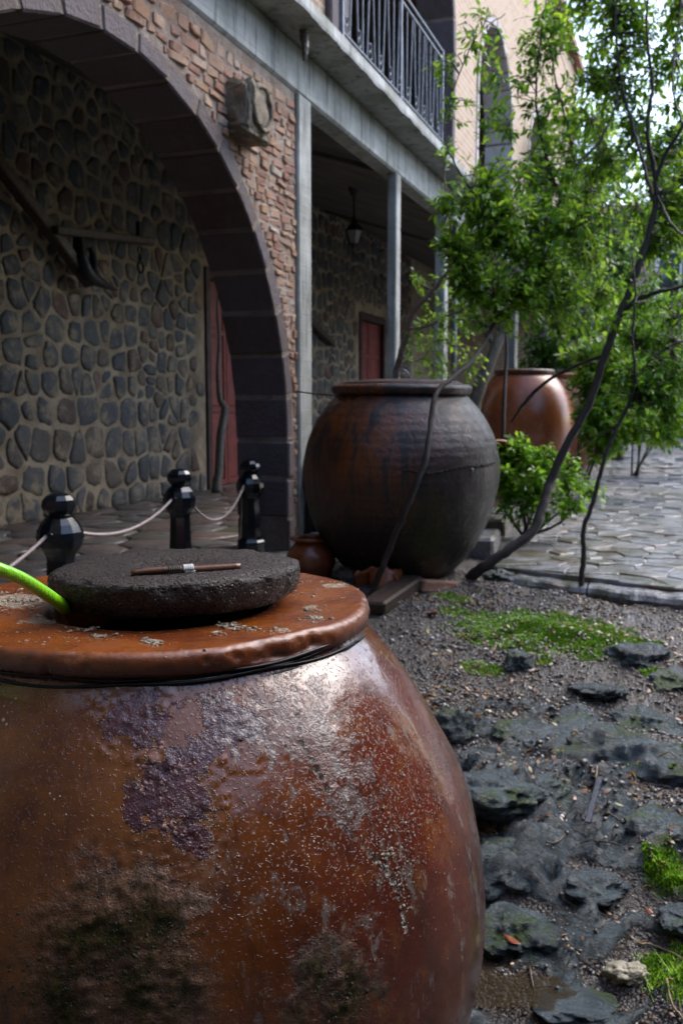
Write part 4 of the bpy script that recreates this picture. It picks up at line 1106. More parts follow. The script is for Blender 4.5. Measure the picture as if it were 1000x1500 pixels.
V, F = torus(.055, .014, 18, 6); V = V[:, [2, 0, 1]]
for k, (dx, dz, sc) in enumerate(((205, 366, .75), (205, 378, .8), (206, 391, 1.1))):
    mk('chain_link', V*sc*np.array([1, .9 if k != 1 else .4, 1]), F, IRON, pl, True, tuple(wl(dx, dz, .24)))
for k in range(2): mk('peg', *tube([wl(90+k*110, 338+k*14, -.02), wl(90+k*110, 338+k*14, .25)], .018, 6), OLDWOOD, pl, True)
po = onx(468, 488, XB+.09)
ob = mk('wooden_pole', *obox(onx(438, 455, XB+.09)-po, onx(486, 503, XB+.09)-po, .10, .12, .012, (1,0,0), .006), OLDWOOD, None, False, tuple(po))
tag(ob, 'short dark wooden pole fixed slanting on the wall beside the concrete column', 'pole')
# grey dry trunk against the door
P = catmull([onx(316, 722, XB+.35), onx(320, 690, XB+.34), onx(323, 640, XB+.32), onx(329, 600, XB+.30), onx(322, 584, XB+.28), onx(319, 545, XB+.26), onx(321, 500, XB+.24), onx(318, 455, XB+.22), onx(320, 425, XB+.2)], 6)
tag(mk('dry_vine_trunk', *tube(P, [.062, .058, .055, .045, .03, .022, .016, .01], 9, .07), GREYWOOD, None, True), 'bare grey vine trunk standing against the red door behind the arch', 'vine')
# lantern
lp = onx(518, 360, -4.0)
lan = thing('hanging_lantern', (lp[0], lp[1], ceilz(-4.0)+.01), 'black iron lantern hanging on a rod from the arcade ceiling', 'lantern')
lz = lp[2]-ceilz(-4.0)
V, F = lathe([(.012, lz+.33), (.012, -.11), (.035, -.10), (.07, -.02), (.07, .002)], 12); mk('rod', V, F, IRON, lan)
V, F = lathe([(.014, lz+.36), (.03, lz+.31), (.05, lz+.27), (.125, lz+.19), (.13, lz+.175), (.12, lz+.17)], 6); mk('roof', V, F, IRON, lan)
V, F = lathe([(.0, lz-.05), (.02, lz-.03), (.06, lz+.0), (.07, lz+.012), (.06, lz+.02)], 6); mk('base', V, F, IRON, lan)
GL = M('frosted_lantern_glass', .3).out((.22,.23,.22))
for k in range(6):
    a = k*math.pi/3; c, s = math.cos(a), math.sin(a)
    mk('cage_bar', *tube([(c*.065, s*.065, lz+.01), (c*.118, s*.118, lz+.18)], .007, 5), IRON, lan)
    a2 = a+math.pi/3; c2, s2 = math.cos(a2), math.sin(a2)
    mk('glass_pane', [(c*.06, s*.06, lz+.02), (c2*.06, s2*.06, lz+.02), (c2*.11, s2*.11, lz+.17), (c*.11, s*.11, lz+.17)], [(0,1,2,3)], GL, lan)
# wire from column to the cracked jar's neck
P = catmull([onx(434, 573, XF+.03), atd(455, 576, 6.6), atd(478, 578, 6.3), atd(500, 580, 5.85)], 5)
tag(mk('tie_wire', *tube(P, .006, 6), IRON, None, True), 'thin dark wire tied between the column and the cracked jar neck', 'wire')

# ------------------------------------------------------------------ stones, timbers and shards on the ground
def mat_rock():
    m = M('wet_blue_grey_rock', spec=.6); v = m.pos(); f = m.noise(v, 5, 7, .68)
    col = m.mix(m.rng(f, .35, .65), (.042,.060,.068), (.11,.145,.158))
    col = m.mix(m.rng(m.noise(v, 30, 5, .7), .56, .7, 0, .6), col, (.19,.21,.21))
    ge = m.n('ShaderNodeNewGeometry'); sx = m.n('ShaderNodeSeparateXYZ'); m.l(ge.outputs['Normal'], sx.inputs[0])
    mo = m.math('MULTIPLY', m.rng(m.noise(v, 4.1, 6, .65), .50, .62), m.rng(sx.outputs[2], .3, .75))
    col = m.mix(m.math('MULTIPLY', mo, .8), col, (.06,.10,.014))
    h = m.math('ADD', m.noise(v, 22, 9, .74), m.math('MULTIPLY', m.noise(m.mapv(v, (1,1,3)), 60, 5, .7), .5))
    return m.out(col, m.rng(m.noise(v, 9, 5), .35, .65, .07, .26), m.bump(h, 1, .028))
ROCKM = mat_rock()
def rock_variant(k, sub=5):
    V, F = ico(sub)
    for i, p in enumerate(V):
        n = fbm(p*1.1+k*5.1, 4); r = 1-abs(fbm(p*1.9+k*3.3, 4)); V[i] = p*(1+.42*n+.16*(r-.75)+.07*fbm(p*4+k, 5))
    me = fastmesh('rock', V, F, True); me.materials.append(ROCKM); return me
RV = [rock_variant(k) for k in range(9)]
rocks = [ # px, py (middle of its top), width px, height factor, yaw, label
 (760,1085,130,.34,-.5,'flat dark rock with a sharp edge in the gravel behind the orange jar'),
 (930,1120,185,.42,.5,'broad ridged rock with moss on top, largest outcrop in the gravel'),
 (665,1065,62,.75,.2,'small dark rock with a moss streak close to the orange jar'),
 (760,972,48,.62,.9,'small round dark stone at the lower edge of the bright moss patch'),
 (880,1012,70,.25,0,'low flat stone lying alone in pale gravel'),
 (935,965,95,.34,-.2,'bluish rock with mossy side beyond the gravel, near the step'),
 (990,1000,80,.35,.4,'wet bluish rock next to the mossy outcrop'),
 (725,1160,120,.34,.3,'rough low rock touching the flank of the orange jar'),
 (805,1150,62,.32,1.2,'small green tinged rock between the ridged outcrop and jar'),
 (748,1270,140,.42,1.4,'long rough dark rock hugging the orange jar side'),
 (765,1365,118,.38,.6,'dark wet rock at the puddle edge with a terracotta chip'),
 (862,1295,90,.3,.1,'knobbly dark rock in the middle of the wet litter'),
 (968,1235,120,.5,.9,'large smooth grey boulder with moss below it'),
 (920,1425,48,.45,.3,'pale yellowish stone beside the grassy moss tuft'),
 (850,1480,110,.22,.7,'half buried slaty rock below the puddle'),
 (1000,1345,70,.3,.4,'low dark rock under the smooth grey boulder'),
 (700,1110,60,.3,2.0,'small dark stone wedged behind the jar shoulder'),
 (690,860,44,.45,.3,'dark stone at the foot of the twisted trunk'),
 (735,845,50,.4,1.0,'broken grey stone beside the twisted trunk root'),
 (955,1060,90,.3,.2,'low bluish rock above the ridged outcrop'),
 (840,1065,80,.25,1.1,'flat rock strip joining the two dark outcrops')]
for i, (px, py, wp, hf, yw, lab) in enumerate(rocks):
    p = gp(px, py); d = np.linalg.norm(p-CAM); s = wp*d/FPX/2
    o = inst('rock', RV[i % len(RV)], None, (p[0], p[1], p[2]-s*hf*.22), (random.uniform(-.12, .12), random.uniform(-.12, .12), yw), (s*1.05, s*.85, s*hf*1.25))
    if 'yellowish' in lab:
        me = o.data.copy(); me.materials[0] = simple('pale_stone', (.34,.30,.20), (.2,.18,.13), 9, (.4, .6), .6, .01); o.data = me
    tag(o, lab, 'rock', 'rocks in the gravel')
# pebbles: nobody could count them
N = 15000
Vs, Fs, n = [], [], 0; v0, f0 = ico(0) if False else ico(1)
v0, f0 = ico(1)
bm = bmesh.new(); bmesh.ops.create_icosphere(bm, subdivisions=1, radius=1); bm.free()
oct_v = np.array([(1,0,0),(-1,0,0),(0,1,0),(0,-1,0),(0,0,1),(0,0,-1)], float)*1.0
oct_f = np.array([(0,2,4),(2,1,4),(1,3,4),(3,0,4),(2,0,5),(1,2,5),(3,1,5),(0,3,5)])
cub = np.array([(x, y, z) for x in (-1,1) for y in (-1,1) for z in (-1,1)], float)*.68
from itertools import product
def pebbles(N, xr, yr, r0, r1, pw, dens, mat, name):
    Vs, Fs, n = [], [], 0
    for _ in range(N):
        x, y = rng.uniform(*xr), rng.uniform(*yr)
        if (rockness(x, y) > .2 and rng.random() < .5) or y > stepy(x)-.14 or (x < -.25 and math.hypot(x-JA[0], y-JA[1]) < .55): continue
        if dens is not None and rng.random() > dens(x, y): continue
        r = (r0+(r1-r0)*rng.random()**pw)*(.55 if y < 3.2 else .85); big = r > .006
        v, f = (v0, f0) if big else (oct_v*1.15, oct_f)
        q = v*rng.uniform(.6, 1.2, 3)*r*np.array([1, 1, .7]); a = rng.uniform(0, 6.28); c, s = math.cos(a), math.sin(a)
        if big: q = q*(1+rng.uniform(-.32, .32, (len(v), 1)))
        q = np.c_[q[:, 0]*c-q[:, 1]*s, q[:, 0]*s+q[:, 1]*c, q[:, 2]]+np.array([x, y, gz(x, y)+r*.15])
        Vs.append(q); Fs.append(f+n); n += len(v)
    return tag(mk(name, np.concatenate(Vs), np.concatenate(Fs), mat, None, False), 'loose wet grit and small pebbles spread over the soil', 'gravel', None, 'stuff')
def mat_peb():
    m = M('wet_pebbles', spec=.6); r = m.rand(); v = m.pos()
    col = m.ramp(r, [(0, (.055,.048,.042)), (.3, (.12,.115,.11)), (.5, (.075,.06,.05)), (.68, (.17,.16,.145)), (.8, (.11,.055,.035)), (.88, (.24,.22,.19)), (.95, (.36,.34,.30)), (1, (.68,.66,.62))])
    return m.out(col, m.rng(m.noise(v, 40, 2), .3, .7, .2, .55), m.bump(m.noise(v, 160, 3), .3, .003))
PEBM = mat_peb()
pebbles(30000, (-1.6, .35), (1.9, 6.1), .0035, .018, 4.0, lambda x, y: .35+.65*(mnoise.noise((x*2, y*2, 8)) > -.15), PEBM, 'gravel')
pebbles(7000, (.35, 2.4), (1.6, 5.8), .005, .02, 3.5, None, PEBM, 'gravel')['label'] = 'loose wet grit on the open side of the soil patch'
# moss tufts
def blades(patches, hmin, hmax, per, name, mat, label, wid=.004):
    Vs = []; 
    for (x, y, r, sq) in patches:
        for _ in range(int(per*r*r*sq)):
            a, q = rng.uniform(0, 6.283), math.sqrt(rng.random())*1.15
            bx, by = x+math.cos(a)*q*r*sq, y+math.sin(a)*q*r
            if by > stepy(bx)-.14: continue
            e = q+.55*mnoise.noise((bx*11, by*11, 2.2))+.3*mnoise.noise((bx*33, by*33, 1))
            if e > 1.0: continue
            z = gz(bx, by); h = rng.uniform(hmin, hmax)*(1.15-.5*q); b = rng.uniform(0, 6.28); l = rng.uniform(.3, 1.6)*h
            c, s = math.cos(b), math.sin(b)
            Vs.append(((bx-s*wid, by+c*wid, z-.003), (bx+s*wid, by-c*wid, z-.003), (bx+c*l, by+s*l, z+h)))
    V = np.array(Vs).reshape(-1, 3); F = np.arange(len(V)).reshape(-1, 3)
    return tag(mk(name, V, F, mat), label, 'moss', None, 'stuff')
def mat_moss(name, a, b, tr=.25):
    m = M(name, .5); v = m.pos(); r = m.rand()
    col = m.mix(r, a, b); col = m.mix(m.rng(m.noise(v, 7, 3), .4, .7, 0, .45), col, tuple(x*.5 for x in a))
    return m.out(col, .5)
MOSSM = mat_moss('bright_moss', (.18,.37,.005), (.27,.48,.008))
blades([(x, y, r, sq) for x, y, r, sq in MOSS], .003, .011, 330000, 'moss', MOSSM, 'bright green moss growing in cushions on the wet soil', .005)
grs = []
for px, py, rp in ((985,1440,34),(655,880,14),(690,888,10),(990,1290,24)):
    p = gp(px, py); grs.append((p[0], p[1], rp*np.linalg.norm(p-CAM)/FPX, 1.2))
blades(grs, .02, .055, 22000, 'short_grass', MOSSM, 'short fine grass tufts in the wet soil by the rocks', .0018)

# litter: leaves, twigs, chips
LITM = M('fallen_leaf', .35); _r = LITM.rand()
LITM = LITM.out(LITM.ramp(_r, [(0, (.10,.045,.02)), (.25, (.22,.10,.03)), (.45, (.07,.035,.02)), (.65, (.34,.19,.06)), (.8, (.16,.05,.025)), (.92, (.20,.22,.05)), (1, (.42,.30,.14))]), .35)
Vs, Fs, n = [], [], 0
lf_v = np.array([(-.5,0,0), (-.15,.22,.04), (.2,.18,.05), (.55,0,.02), (.2,-.18,.06), (-.15,-.22,.05)]); lf_f = [(0,1,5), (1,2,4), (1,4,5), (2,3,4)]
for _ in range(6500):
    x, y = rng.uniform(-1.7, .4), rng.uniform(1.9, 6.0)
    if mnoise.noise((x*1.7, y*1.7, 12)) < -.15 or y > stepy(x)-.15 or (x < -.25 and math.hypot(x-JA[0], y-JA[1]) < .6): continue
    s = rng.uniform(.008, .04)*(.6 if y < 3 else 1); a = rng.uniform(0, 6.28); t1, t2 = rng.normal(0, .35, 2)
    Mx = np.array(Matrix.Rotation(a, 3, 'Z') @ Matrix.Rotation(t1, 3, 'X') @ Matrix.Rotation(t2, 3, 'Y'))
    Vs.append((lf_v*s)@Mx.T+np.array([x, y, gz(x, y)+.006])); Fs += [tuple(i+n for i in f) for f in lf_f]; n += 6
tag(mk('leaf_litter', np.concatenate(Vs), Fs, LITM), 'small brown fallen leaves scattered over the soil', 'leaf litter', None, 'stuff')
TWIG = mat_wood('wet_twig', (.085,.055,.035), (.035,.022,.015), (.3, .5))
PALET = mat_wood('straw', (.34,.25,.12), (.2,.14,.07), (.4, .6))
mb = MB()
for _ in range(420):
    x, y = rng.uniform(-1.0, .35), rng.uniform(1.9, 4.2)
    if x < -.25 and math.hypot(x-JA[0], y-JA[1]) < .6: continue
    L = rng.uniform(.02, .10); a = rng.uniform(0, 6.28); c, s = math.cos(a)*L, math.sin(a)*L
    mb.add(*tube([(x, y, gz(x, y)+.006), (x+c/2, y+s/2+.004, gz(x+c/2, y+s/2)+.009), (x+c, y+s, gz(x+c, y+s)+.006)], [.0016, .0012], 4))
tag(mb.build('twig_litter', TWIG), 'thin broken twigs strewn over the wet soil', 'twig litter', None, 'stuff')
def ground_tube(name, pts, rad, mat, label, cat, lift=.008, seg=6):
    P = catmull([gp(*q)+np.array([0, 0, lift]) for q in pts], 5)
    P[:, 2] = [gz(p[0], p[1])+lift for p in P]
    return tag(mk(name, *tube(P, rad, seg, .1), mat, None, True), label, cat)
ground_tube('twig', [(885,1165),(905,1190),(930,1215),(938,1235)], [.004, .003, .002], TWIG, 'dark curved twig by the smooth grey boulder', 'twig')
ground_tube('twig', [(800,1235),(850,1238),(900,1240),(935,1230)], [.003, .0025, .002], TWIG, 'long thin dark twig lying across the wet gravel', 'twig')
ground_tube('twig', [(935,1375),(965,1390),(1000,1410)], [.004, .003, .002], PALET, 'pale straw coloured twig near the grass tuft', 'twig')
ground_tube('twig', [(975,1450),(985,1475),(1000,1495)], [.004, .003], PALET, 'pale twig inside the grassy moss tuft', 'twig')
ground_tube('twig', [(870,1145),(880,1120)], [.003, .002], PALET, 'short pale stalk in front of the ridged mossy rock', 'twig')
ground_tube('twig', [(775,1420),(781,1455)], [.004, .003], TWIG, 'short dark twig lying in the brown puddle', 'twig')
ground_tube('twig', [(950,1130),(1000,1136)], [.003, .002], PALET, 'pale stalk lying on the ridged mossy rock', 'twig', .06)
a, b = gp(860, 1212), gp(878, 1150)
tag(mk('slate_sliver', *obox(a+[0,0,.016], b+[0,0,.03], .022, .006, .002, (0,0,1)), simple('blue_black_slate', (.018,.024,.036), (.03,.036,.05), 20, (.12, .2)), None), 'thin blue black slate sliver lying on the gravel', 'slate')
for px, py, s, lab in ((748,1388,.026,'orange terracotta chip on the dark wet rock'), (633,905,.03,'dry orange leaf scrap by the timber'), (950,1345,.012,'tiny orange chip near the boulder')):
    p = gp(px, py); V, F = box(-s, s, -s*.7, s*.7, 0, s*.35, .004, s*.25)
    o = mk('terracotta_chip', V, F, OJM, None, False, (p[0], p[1], p[2]+.02)); o.rotation_euler = (.3, .2, px*.7); tag(o, lab, 'shard')
# puddle
p = gp(735, 1445); an = np.linspace(0, 6.283, 48, endpoint=False)
rr = [1+.35*fbm((math.cos(t)*1.2, math.sin(t)*1.2, 4), 3) for t in an]
V = np.array([(p[0]+math.cos(t)*.19*r, p[1]+math.sin(t)*.12*r, 0) for t, r in zip(an, rr)]); zl = gz(p[0], p[1])+.012
V[:, 2] = zl; V = np.vstack([V, [[p[0], p[1], zl]]])
pm = M('muddy_water', .03, .7); pm.b.inputs['Alpha'].default_value = .55
tag(mk('puddle', V, [(k, (k+1) % 48, 48) for k in range(48)], pm.out((.05,.035,.02), .03)), kind='structure')
# timbers, brick and shards in front of the cracked jar
def gat(px, py, z=-.06): 
    p = gp(px, py); return p
a, b = gat(545, 905), gat(600, 862)
tag(mk('timber_offcut', *obox(a+[0,0,.05], b+[0,0,.055], .17, .085, .014, (0,0,1), .016), OLDWOOD), 'grey squared timber offcut lying in front of the cracked jar', 'timber')
a, b = gat(612, 866), gat(665, 868)
tag(mk('loose_brick', *obox(a+[0,0,.04], b+[0,0,.04], .11, .075, .01, (0,0,1), .008), BRICK), 'loose brown brick at the foot of the cracked jar', 'brick')
def shard(name, px, py, rad, a0, a1, h, tilt, rz, label):
    n, k = 18, 6; V = []; 
    for j in range(k):
        for i in range(n):
            t = a0+(a1-a0)*i/(n-1); r = rad*(1+.12*j/k); z = h*j/(k-1)*(1+.25*fbm((i*.35, 0, px), 3))
            V.append((math.cos(t)*r, math.sin(t)*r, z))
    V = np.array(V); m0 = len(V); V = np.vstack([V, V*np.array([.9, .9, 1])]); F = []
    for j in range(k-1):
        for i in range(n-1):
            q = j*n+i; F += [(q, q+1, q+n+1, q+n), (m0+q+n, m0+q+n+1, m0+q+1, m0+q)]
    for i in range(n-1): F += [(i+1, i, m0+i, m0+i+1), ((k-1)*n+i, (k-1)*n+i+1, m0+(k-1)*n+i+1, m0+(k-1)*n+i)]
    for j in range(k-1): F += [(j*n, (j+1)*n, m0+(j+1)*n, m0+j*n), ((j+1)*n+n-1, j*n+n-1, m0+j*n+n-1, m0+(j+1)*n+n-1)]
    p = gat(px, py); o = mk(name, V-V.mean(0)*np.array([1, 1, 0]), F, OJM, None, True, (p[0], p[1], p[2]+.03)); o.rotation_euler = (tilt, 0, rz)
    return tag(o, label, 'shard')
shard('pot_shard', 552, 868, .14, .3, 2.6, .13, .5, .3, 'curved orange pot shard leaning behind the thin stem')
shard('pot_shard', 568, 872, .11, 3.6, 6.0, .14, -.5, .4, 'broken bowl shaped shard with pale rim on the timber offcut')
for px, py, sw, lab in ((440, 818, .13, 'tan rough stone beside the small pot'), (505, 848, .09, 'pale stone chunk at the left foot of the cracked jar'), (462, 786, .1, 'grey stone behind the small pot')):
    p = gp(px, py); o = inst('foot_stone', RV[2].copy(), None, (p[0], p[1], max(p[2], -.02)+.02), (0, 0, px), (sw, sw*.8, sw*.5)); o.data.materials[0] = bpy.data.materials['pale_stone'] if px < 500 else GREYWOOD
    tag(o, lab, 'stone')
# kerb stones of the planting bed
kb = []
for i, (px, py, sx, sy, sz) in enumerate(((715,825,.13,.20,.16),(728,800,.12,.2,.2),(745,780,.12,.22,.17),(757,758,.12,.22,.22),(766,742,.12,.22,.2))):
    p = onz(px, py, 0); V, F = box(-sx, sx, -sy, sy, -.12, sz, .02, .02)
    o = mk('kerb_stone', V, F, FLAGP, None, False, (p[0]-.12, p[1]+.32, 0)); o.rotation_euler = (0, 0, random.uniform(-.15, .15))
    tag(o, ['low rough kerb stone next to the twisting trunk root', 'upright kerb stone second from the twisting trunk', 'middle kerb stone of the planting bed edge', 'tall kerb stone under the leafy shrub', 'kerb stone furthest along the bed edge under the leafy shrub'][i], 'kerb stone', 'kerb stones edging the planting bed')

# ------------------------------------------------------------------ trees and shrubs
BARK = simple('dark_wet_bark', (.018,.013,.012), (.042,.032,.027), 25, (.4, .65), .9, .01)
BARKP = simple('pinkish_grey_bark', (.16,.11,.095), (.09,.065,.055), 20, (.5, .7), .8, .008)
def mat_leaf(name, a, b, c):
    m = M(name, .28, .6); r = m.rand(); col = m.ramp(r, [(0, a), (.45, b), (.85, c), (1, tuple(x*1.3 for x in c))])
    nt = m.t; tr = m.n('ShaderNodeBsdfTranslucent'); hs2 = m.n('ShaderNodeHueSaturation'); m.l(col, hs2.inputs['Color']); hs2.inputs['Value'].default_value = 1.7; hs2.inputs['Hue'].default_value = .485
    m.l(hs2.outputs[0], tr.inputs['Color']); mx = m.n('ShaderNodeMixShader'); mx.inputs[0].default_value = .5
    m.l(m.b.outputs[0], mx.inputs[1]); m.l(tr.outputs[0], mx.inputs[2]); m.l(mx.outputs[0], nt.nodes['Material Output'].inputs['Surface'])
    m.l(col, m.b.inputs['Base Color']); return m.m
LEAF = mat_leaf('glossy_green_leaf', (.045,.13,.014), (.115,.27,.018), (.23,.39,.03))
LEAFB = mat_leaf('bright_young_leaf', (.06,.17,.014), (.11,.27,.018), (.17,.35,.025))
LEAFD = mat_leaf('deep_green_leaf', (.03,.09,.014), (.055,.145,.018), (.09,.20,.024))
# one leaf: pointed oval folded along its rib
LV = np.array([(0,0,0), (.28,.20,.05), (.62,.19,.05), (1,0,-.06), (.62,-.19,.05), (.28,-.20,.05), (.3,0,-.01), (.64,0,-.02)])
LFq = np.array([(0,6,1,1), (6,7,2,1), (7,3,2,2), (0,5,6,6), (5,4,7,6), (4,3,7,7)])
LF3 = np.array([(0,6,1), (6,7,1), (7,2,1), (7,3,2), (0,5,6), (5,4,6), (4,7,6), (4,3,7)])
leafmesh = {}
def leaf_obj(mat, parent, P, Mx, s):
    if mat.name not in leafmesh:
        me = fastmesh('leaf', LV, LF3, True); me.materials.append(mat); leafmesh[mat.name] = me
    o = bpy.data.objects.new('leaf', leafmesh[mat.name]); link(o, parent)
    o.matrix_local = Matrix.Translation(Vector(P)) @ Matrix(Mx.tolist()).to_4x4() @ Matrix.Scale(s, 4)
def frames(D, droop):
    """leaf axes for directions D"""
    D = D+np.array([0, 0, -droop]); D /= np.linalg.norm(D, axis=1)[:, None]
    Z = rng.normal(0, .45, D.shape)+np.array([0, 0, 1]); Y = np.cross(Z, D); Y /= np.linalg.norm(Y, axis=1)[:, None]+1e-9
    Z = np.cross(D, Y); return np.stack([D, Y, Z], -1)
class Plant:
    def __init__(s, name, base, label, cat, group=None):
        s.t = thing(name, tuple(base), label, cat, group); s.b = np.array(base, float); s.nodes = []; s.tw = MB(); s.L = []; s.k = 2.4
    def stem(s, pts, rad, mat=BARK, part='branch', seg=9, n=6, wob=.06):
        P = catmull([atd(*p) for p in pts], n); P = P+rng.normal(0, .0025, P.shape)
        mk(part, *tube(P-s.b, rad, seg, wob), mat, s.t, True); s.nodes.append(P); return P
    def clump(s, px, py, rp, d, nt, nl, size, mat, dspread=None, vert=1.0, droop=.35):
        """a spray of twigs with leaves along them, around a point seen at (px,py) and d metres away"""
        c = atd(px, py, d); r = rp*d/FPX; ds = dspread or r*.9
        allp = np.concatenate(s.nodes) if s.nodes else c[None]
        size *= 1.14; nt = max(2, int(nt*s.k))
        for _ in range(nt):
            u = rng.normal(0, 1, 3); u /= np.linalg.norm(u); u *= rng.random()**.45
            e = c+RT*u[0]*r+np.array([0, 0, 1])*u[1]*r*vert+np.array([FW[0], FW[1], 0])*u[2]*ds
            k = ((allp-e)**2).sum(1); o = allp[k.argmin()]
            if np.sqrt(k.min()) > r*1.3:
                o = c+(o-c)/np.linalg.norm(o-c)*r*.5 if rng.random() < .8 else o
            mid = (o+e)/2+rng.normal(0, .12, 3)*np.linalg.norm(e-o); mid[2] += .1*np.linalg.norm(e-o)
            P = catmull([o, mid, e], 4); s.tw.add(*tube(P-s.b, [.004, .0028, .0014], 4))
            T = np.gradient(P, axis=0); m = max(2, nl+int(rng.integers(-2, 3)))
            t = rng.uniform(.25, 1.05, m)*(len(P)-1)
            for q in t:
                i = min(len(P)-1, int(q)); base = P[i]+(T[i])*(q-i); tt = T[i]/np.linalg.norm(T[i]); sd = rng.normal(0, 1, 3); sd -= tt*(sd@tt); sd /= np.linalg.norm(sd)
                s.L.append((base+sd*.008, tt*.5+sd*.9, size*rng.uniform(.4, 1.3), droop))
            s.L.append((P[-1], T[-1]/np.linalg.norm(T[-1]), size, droop))
        s.mat = mat
    def finish(s, single=0, twigmat=BARK):
        if s.tw.n: tag(s.tw.build('twigs', twigmat, s.t), kind='stuff')
        B = np.array([l[0] for l in s.L]); D = np.array([l[1] for l in s.L]); S = np.array([l[2] for l in s.L])
        Fr = frames(D, s.L[0][3]); order = np.argsort(-S/np.linalg.norm(B-CAM, axis=1)); 
        vis = [i for i in order if True][:single]; rest = order[single:]
        for i in vis: leaf_obj(s.mat, s.t, B[i]-s.b, Fr[i], S[i])
        if len(rest):
            V = np.einsum('nij,kj->nki', Fr[rest], LV)*S[rest][:, None, None]+(B[rest]-s.b)[:, None, :]
            k = len(LV); F = (LF3[None]+(np.arange(len(rest))*k)[:, None, None]).reshape(-1, 3)
            tag(mk('crown', V.reshape(-1, 3), F, s.mat, s.t, True), kind='stuff')

# A: tree with the dark twisting trunk
b = gp(686, 852)
A = Plant('twisting_tree', b, 'small tree with dark twisting trunk rising beside the cracked jar', 'tree')
d0 = float((b-CAM)@FW)
A.stem([(682,866,d0-.05),(690,845,d0-.1),(712,828,d0-.16),(745,805,d0-.16),(780,778,d0-.12),(794,742,d0-.06),(806,705,d0+.02),(828,655,d0+.03),(862,592,d0+.05),(884,525,d0+.05),(905,465,d0+.05),(930,405,d0+.05),(950,345,d0+.05),(962,285,d0+.05)], [.046,.040,.035,.033,.032,.031,.029,.027,.026,.024,.022,.018], BARK, 'trunk', 12)
A.stem([(962,288,d0+.05),(958,245,d0+.05),(948,195,d0),(955,120,d0-.05),(947,40,d0-.1),(952,-60,d0-.15)], [.02,.017,.014,.011,.008,.005])
A.stem([(960,265,d0+.05),(975,225,d0),(1000,185,d0-.1),(1040,120,d0-.15),(1080,40,d0-.2)], [.016,.013,.01,.006])
A.stem([(958,300,d0+.05),(944,245,d0+.15),(925,180,d0+.25),(908,110,d0+.3),(902,20,d0+.35),(910,-50,d0+.4)], [.014,.011,.008,.005])
A.stem([(908,462,d0+.05),(935,438,d0-.02),(975,424,d0-.08),(1020,418,d0-.1),(1070,430,d0-.1)], [.018,.015,.013,.01])
A.stem([(885,520,d0+.06),(850,533,d0+.2),(810,552,d0+.35),(785,572,d0+.45),(770,588,d0+.5),(748,618,d0+.6)], [.013,.013,.012,.016,.008])
A.stem([(1000,185,d0-.1),(985,130,d0-.05),(990,60,d0),(1000,-20,d0)], [.008,.006,.004])
A.stem([(962,285,d0+.05),(985,330,d0-.2),(1010,350,d0-.35),(1050,360,d0-.5)], [.01,.008,.005])
for px, py, rp, dd, nt_, nl_ in [(940,40,70,.0,28,9),(880,60,60,.2,22,9),(985,30,60,-.1,26,9),(910,150,60,.1,26,9),(980,100,45,-.05,16,9),(995,210,40,-.1,16,9),(940,190,40,.1,12,9),(970,235,45,0,14,9),(990,320,50,-.3,22,9),(880,240,50,.2,20,9),(1010,270,60,-.2,20,9),(930,310,35,.1,9,8),(850,10,50,.3,18,9),(975,370,40,-.3,14,9),(1000,150,50,0,9,8),(870,130,45,.2,14,9),(1010,450,50,-.1,12,9),(800,30,50,.4,12,9)]:
    A.clump(px, py, rp, d0+dd+.45, nt_, nl_, .052, LEAF, rp*d0/FPX*.6)
A.finish(100)
# B: slender stem crossing in front of the cracked jar
b = gp(543, 884); d0 = float((b-CAM)@FW)
B = Plant('slender_tree', b, 'slender leaning tree whose bare stem crosses in front of the cracked jar', 'tree')
B.stem([(541,890,d0),(548,862,d0-.02),(562,825,d0-.08),(582,775,d0-.14),(608,712,d0-.2),(626,662,d0-.2),(631,615,d0-.15),(642,572,d0-.1),(688,532,d0+.1),(715,490,d0+.4),(738,445,d0+.5),(772,402,d0+.6),(797,345,d0+.65),(822,292,d0+.7),(842,245,d0+.75),(878,205,d0+.8),(905,150,d0+.8)], [.021,.02,.018,.017,.016,.015,.014,.013,.011,.009,.006], BARK, 'trunk', 10)
B.stem([(822,292,d0+.7),(800,230,d0+.75),(785,150,d0+.8),(790,70,d0+.85),(800,-10,d0+.9)], [.011,.009,.007,.004])
B.stem([(842,245,d0+.75),(830,180,d0+.8),(812,110,d0+.85),(805,40,d0+.9)], [.009,.007,.004])
B.stem([(772,402,d0+.6),(740,350,d0+.5),(700,290,d0+.4),(672,250,d0+.35),(650,190,d0+.35),(668,120,d0+.4),(700,50,d0+.45),(740,20,d0+.5)], [.008,.007,.005,.003])
B.stem([(797,345,d0+.65),(850,330,d0+.6),(890,300,d0+.6)], [.007,.005,.003])
B.stem([(738,445,d0+.5),(700,420,d0+.4),(670,400,d0+.35)], [.006,.005,.003])
for px, py, rp, dd, nt_, nl_ in [(770,350,60,.55,34,10),(700,330,55,.35,28,10),(680,390,45,.3,20,10),(830,330,60,.6,30,10),(740,270,55,.5,24,10),(800,240,60,.75,26,10),(860,380,50,.6,26,10),(700,440,45,.4,16,9),(760,440,55,.5,28,10),(830,440,55,.6,28,10),(690,50,40,.45,7,6),(650,90,28,.35,4,6),(730,180,40,.6,9,7),(790,150,55,.8,16,9),(860,180,55,.8,24,10),(720,110,40,.7,5,6),(800,60,55,.9,20,9),(660,300,30,.3,9,8),(650,350,22,.3,6,8),(860,290,50,.7,24,9),(790,400,45,.5,18,9),(880,440,45,.6,18,9),(700,370,50,.5,20,9),(670,170,26,.4,3,6),(745,320,40,.3,16,9)]:
    B.clump(px, py, rp, d0+dd+(.9 if px > 845 else 0), nt_, nl_, .05, LEAFB if rng.random() < 0 else LEAF)
B.finish(130)
